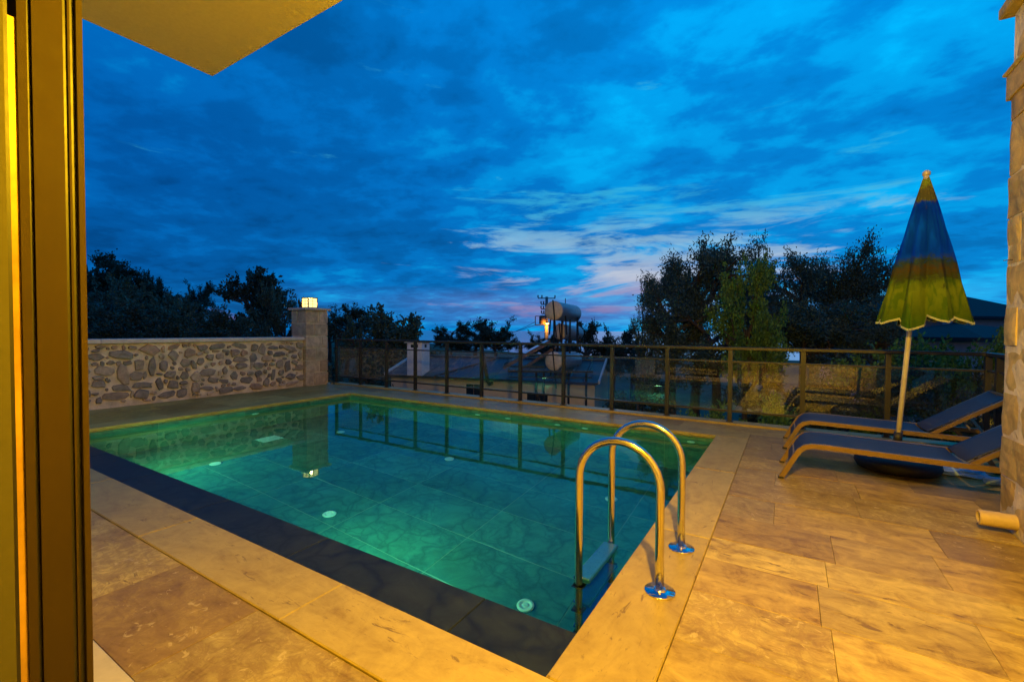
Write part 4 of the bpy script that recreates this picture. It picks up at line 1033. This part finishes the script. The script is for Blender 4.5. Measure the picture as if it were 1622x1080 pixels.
# ------------------------------------------------------------------ solar water heaters on their stand
def solar(near, far, r_, label):
    near, far = Vector(near), Vector(far); root = tag(empty('solar_water_tank', near-Vector((0, 0, r_))), label, 'water tank', 'solar water tanks beside the neighbouring house')
    d = (far-near).normalized()
    MB().tube([near-root.location, near-root.location+d*.03, far-root.location-d*.06, far-root.location], [r_*.97, r_, r_, r_*.9], 26).build('tank', M['tank'], root)
    q = Vector((0, 0, 1)).rotation_difference(-d)
    cp = MB().lathe([(r_*1.02, -.03), (r_*1.03, .0), (r_*.98, .03), (r_*.55, .05), (r_*.1, .055)], seg=26).build('end_cap', M['tank_cap'], root); cp.location = near-root.location; cp.rotation_euler = q.to_euler()
    for t_ in (.2, .8):
        c = near.lerp(far, t_)-root.location; s_ = d.cross(Vector((0, 0, 1))).normalized()
        for e in (-1, 1): MB().bar(c+s_*e*r_*.85-Vector((0, 0, r_*.45)), c+s_*e*r_*1.0-Vector((0, 0, r_+.42)), .035).build('leg', M['iron'], root)
    MB().bar(near-root.location-d*.065+Vector((0, 0, r_*1.1)), near-root.location-d*.065+Vector((.12, .0, -r_-.5)), .03).build('strap', M['iron'], root)
    MB().tube([near.lerp(far, .55)-root.location+Vector((0, 0, r_*.98)), near.lerp(far, .55)-root.location+Vector((0, 0, r_+.16))], .012, 6).build('vent_pipe', M['iron'], root)
    return root
T1 = solar(at(877, 492, 13.0), at(909, 497, 14.5), .275, 'highest blue-grey solar water tank, standing clear above the railing')
T2 = solar(at(887, 525, 14.2), at(915, 528, 15.2), .245, 'middle solar water tank with a pale round end, under the highest tank')
T3 = solar(at(877, 572, 12.9), at(911, 570, 14.2), .265, 'lowest solar water tank with a cream round end, behind the railing')
# flat collectors lying against the tanks
def collector(a, b, wdir, w_, label):
    a, b = Vector(a), Vector(b); root = tag(empty('solar_collector', a), label, 'solar panel', 'solar collectors beside the neighbouring house')
    d = (b-a).normalized(); wd = Vector(wdir).normalized(); nz_ = d.cross(wd).normalized(); l_ = (b-a).length; c = (b-a)/2+wd*w_/2
    MB().obox(c, d, wd, nz_, l_/2, w_/2, .045).build('collector_case', M['rust'], root)
    up_ = nz_ if nz_.z > 0 else -nz_
    MB().obox(c+up_*.049, d, wd, up_, l_/2-.05, w_/2-.05, .003).build('absorber', M['dark_glass'], root)
collector(at(797, 583, 12.3), at(872, 541, 13.2), fh, 1.0, 'solar collector sloping up to the highest tank')
collector(at(822, 588, 14.0), at(880, 550, 14.6), fh*.9+rh*.2, .9, 'solar collector sloping up to the middle tank')
st = tag(empty('tank_stand', tuple(at(870, 586, 12.5).xy)+(-2.75,)), 'black iron stand carrying the solar tanks beside the cream house', 'stand')
zs = at(870, 587, 12.6).z+2.75; o_ = st.location
c4 = [at(806, 587, 12.3), at(938, 587, 12.3), at(938, 587, 14.0), at(806, 587, 14.0)]; c4 = [Vector((c.x-o_.x, c.y-o_.y, zs)) for c in c4]
for i in range(4): MB().bar(c4[i], c4[(i+1) % 4], .045).build('beam', M['iron'], st)
MB().bar(c4[0].lerp(c4[1], .62), c4[3].lerp(c4[2], .62), .045).build('beam', M['iron'], st); MB().bar(c4[0]-Vector((0, 0, .16)), c4[1]-Vector((0, 0, .16)), .03).build('beam', M['iron'], st)
for t_ in (.33, .42, .72, .93):
    for (p, q) in ((0, 1), (3, 2)):
        a = c4[p].lerp(c4[q], t_); MB().bar(a, (a.x, a.y, -.15), .045).build('leg', M['iron'], st)
a, b = c4[0].lerp(c4[1], .33), c4[0].lerp(c4[1], .42); MB().bar((a.x, a.y, zs-.5), (b.x, b.y, zs-1.1), .035).build('brace', M['iron'], st)
for tk, base_z in ((T1, None), (T2, None)):       # tall uprights that lift the upper tanks off the stand
    for t_ in (.25, .75):
        for e in (-1, 1):
            src = at(884, 500, 13.2).lerp(at(908, 500, 14.3), t_)+rh*.24*e if tk is T1 else at(888, 530, 14.2).lerp(at(912, 530, 15), t_)+rh*.2*e
            MB().bar((src.x-o_.x, src.y-o_.y, src.z+2.75-.12), (src.x-o_.x, src.y-o_.y, -.15 if tk is T2 else zs-.02), .04).build('upright', M['iron'], st)

# ------------------------------------------------------------------ utility pole with street lamp and wires
D = 44.0; pb = at(866, 470, D); up_ = tag(empty('utility_pole', (pb.x, pb.y, hgt(pb.x, pb.y))), 'utility pole with crossarms and a lit orange street lamp beside the highest tank', 'utility pole')
zt = pb.z-up_.location.z; U = rh
M['concrete'] = plain('pole_concrete', (.30,.27,.23), .85, 0, .2, 4, .3)
MB().tube([(0, 0, -.3), (0, 0, zt*.5), (0, 0, zt)], [.24, .19, .13], 12).build('shaft', M['concrete'], up_)
for dz, hw in ((.15, .85), (.75, .55), (1.2, .55), (1.65, .5)):
    arm = MB().bar(U*-hw+Vector((0, 0, zt-dz)), U*hw*(1 if dz < .5 else .25)+Vector((0, 0, zt-dz)), .09).build('crossarm', M['iron'], up_)
    for s_ in (-1, -.55, .95 if dz < .5 else -.1):
        MB().lathe([(.04, 0), (.07, .04), (.05, .10), (.08, .14), (.05, .22), (.06, .26)], U*(hw*s_)+Vector((0, 0, zt-dz+.045)), 8).build('insulator', M['iron'], arm)
tf = MB(); tf.bar(U*-1.15+Vector((0, 0, zt-2.75)), U*.4+Vector((0, 0, zt-2.75)), .10); tf.bar(U*-1.1+Vector((0, 0, zt-1.9)), U*-.2+Vector((0, 0, zt-1.9)), .06); tf.bar(U*-1.1+Vector((0, 0, zt-2.75)), U*-1.1+Vector((0, 0, zt-1.9)), .06); tf.build('platform_frame', M['iron'], up_)
MB().lathe([(.30, 0), (.38, .05), (.38, .75), (.25, .85)], U*-.35+Vector((0, 0, zt-2.68)), 14).build('transformer', M['rust'], up_)
lh = U*.0-fh*.75+Vector((0, 0, zt-2.55)); arm = MB().tube([(0, 0, zt-2.8), lh*.5+Vector((0, 0, (zt-2.6)*.5)), lh], .04, 8).build('lamp_arm', M['iron'], up_)
MB().lathe([(.05, .10), (.16, .06), (.20, .0), (.19, -.03)], lh, 12).build('lamp_hood', M['iron'], arm); MB().lathe([(.17, -.03), (.12, -.12), (.03, -.16)], lh, 12).build('lamp_glass', M['street_glow'], arm)
l = bpy.data.objects.new('street_lamp_bulb', bpy.data.lights.new('street_lamp_bulb', 'POINT')); COL.objects.link(l); l.parent = up_
l.location = lh-Vector((0, 0, .32)); l.data.energy = 150; l.data.color = (1, .42, .04); l.data.shadow_soft_size = .12
for k_, (sx_, sy_, dd) in enumerate(((700, 545, 60), (760, 536, 62))):
    a = Vector((pb.x, pb.y, pb.z-2.75+.3*k_))-U*1.1; b = at(sx_, sy_, dd); pts = [a.lerp(b, i/10)-Vector((0, 0, 4*.5*(i/10)*(1-i/10))) for i in range(11)]
    tag(MB().tube(pts, .022, 5).build('power_line', M['iron']), ['thin power line running from the pole frame over the neighbouring roof', 'thin power line running just above the lower one from the pole frame'][k_], 'cable')

# ------------------------------------------------------------------ house beyond the parasol, far hillside houses
M['tile_roof'] = plain('dark_tile_roof', (.035,.032,.032), .85, 0, .25, 12, .5, .01)
M['far_wall'] = plain('far_white_wall', (.50,.50,.50), .85, 0, .08, 2, .1)
def hip_house(name, px, py_e, depth, L_, W_, rise, wall_h, rz, label, mats, wins, ov=.5):
    e = at(px, py_e, depth); root = tag(empty(name, (e.x, e.y, e.z-wall_h), rz), label, 'house')
    w_ = MB().box(-L_/2, L_/2, -W_/2, W_/2, -1.5, wall_h).build('wall', mats[0], root)
    a, b = L_/2+ov, W_/2+ov; k = max(.3, a-b)
    vs = [(-a, -b, wall_h), (a, -b, wall_h), (a, b, wall_h), (-a, b, wall_h), (-k, 0, wall_h+rise), (k, 0, wall_h+rise), (-a, -b, wall_h+.12), (a, -b, wall_h+.12), (a, b, wall_h+.12), (-a, b, wall_h+.12)]
    rf = MB().add(vs, [(3, 2, 1, 0), (0, 1, 7, 6), (1, 2, 8, 7), (2, 3, 9, 8), (3, 0, 6, 9), (6, 7, 5, 4), (8, 9, 4, 5), (7, 8, 5), (9, 6, 4)]).build('roof', mats[1], root)
    MB().bar((-k, 0, wall_h+rise+.03), (k, 0, wall_h+rise+.03), .18, .10).build('ridge_tile', mats[1], rf)
    MB().box(-k*.2-.15, -k*.2+.15, .2, .5, wall_h+rise*.6, wall_h+rise+.45).build('chimney', mats[0], rf)
    for (x, z, ww_, hh_) in wins:
        wd = MB().box(x-ww_/2, x+ww_/2, -W_/2-.05, -W_/2-.002, z, z+hh_).build('window', M['dark_glass'], root); MB().box(x-ww_/2-.06, x+ww_/2+.06, -W_/2-.09, -W_/2-.052, z-.08, z).build('sill', mats[0], wd)
    return root
ry = math.atan2(rh.y, rh.x)
hip_house('terrace_house', 1455, 508, 24, 7.5, 6.0, 1.7, 4.0, ry+.25, 'white house with dark tiled hip roof partly hidden by the closed parasol', (M['far_wall'], M['tile_roof']), [(-2.2, 2.2, .9, 1.1), (0, 2.2, .9, 1.1), (2.2, 2.2, .9, 1.1)], .6)
hip_house('garden_annex', 1520, 538, 19, 4.2, 3.6, .7, 3.0, ry+.25, 'low annex with dark tiled roof between the parasol and the stone corner', (M['far_wall'], M['tile_roof']), [(-1.0, 1.3, .8, 1.0), (1.0, 1.3, .8, 1.0)], .45)
hip_house('hillside_house', 303, 496, 46, 3.4, 3, .5, 3.0, ry, 'pale roofed house among the trees below the small rounded tree', (M['far_wall'], plain('pale_roof', (.40,.44,.48), .6, 0, .1, 2, .1)), [(-.9, 1.6, .6, .8), (.9, 1.6, .6, .8)], .25)
hip_house('hillside_house', 196, 462, 50, 7.0, 4, .7, 3.0, ry, 'pale house half hidden by trees high on the hillside', (M['far_wall'], plain('grey_far_roof', (.20,.24,.27), .6, 0, .1, 2, .1)), [(-2, 1.6, .7, .9), (0, 1.6, .7, .9), (2, 1.6, .7, .9)], .3)

# ------------------------------------------------------------------ furniture in the room, seen mirrored in the railing glass
M['sofa'] = plain('sofa_cloth', (.05,.045,.04), .85, 0, .2, 20, .3); M['wood'] = plain('walnut', (.12,.06,.025), .45, 0, .3, 9, .2, .003, .1, (1,1,6))
sf_ = tag(empty('sofa', (-2.6, -1.6, 0), 0), 'dark fabric sofa in the room behind the glazed front', 'sofa')
MB().box(-1.0, 1.0, -.42, .40, .12, .42, .04).build('seat', M['sofa'], sf_); MB().box(-1.0, 1.0, .22, .44, .425, .80, .05).build('backrest', M['sofa'], sf_)
for s_ in (-1, 1):
    MB().box(s_*1.1-.10, s_*1.1+.10, -.43, .43, .10, .60, .04).build('armrest', M['sofa'], sf_)
    for y in (-.3, .3): MB().tube([(s_*.95, y, 0), (s_*.95, y, .12)], .025, 8).build('leg', M['wood'], sf_)
tb = tag(empty('dining_table', (-.9, -3.4, 0)), 'walnut dining table in the room behind the doorway', 'table')
MB().box(-.8, .8, -.45, .45, .71, .75, .006).build('top', M['wood'], tb)
for x in (-.7, .7):
    for y in (-.36, .36): MB().box(x-.03, x+.03, y-.03, y+.03, 0, .709, .003).build('leg', M['wood'], tb)
def chair(x, y, rz, label):
    c = tag(empty('dining_chair', (x, y, 0), rz), label, 'chair', 'chairs at the dining table')
    MB().box(-.21, .21, -.21, .21, .43, .46, .01).build('seat', M['wood'], c); MB().box(-.20, .20, .185, .21, .62, .90, .008).build('backrest', M['wood'], c)
    for sx_ in (-1, 1):
        MB().bar((sx_*.18, -.18, .43), (sx_*.21, -.22, 0), .03).build('leg', M['wood'], c); MB().bar((sx_*.18, .195, .88), (sx_*.21, .22, 0), .03).build('leg', M['wood'], c)
    return c
chair(-1.3, -2.72, 0, 'walnut dining chair on the doorway side of the table near the sofa'); chair(-.45, -2.72, .1, 'walnut dining chair on the doorway side of the table away from the sofa')
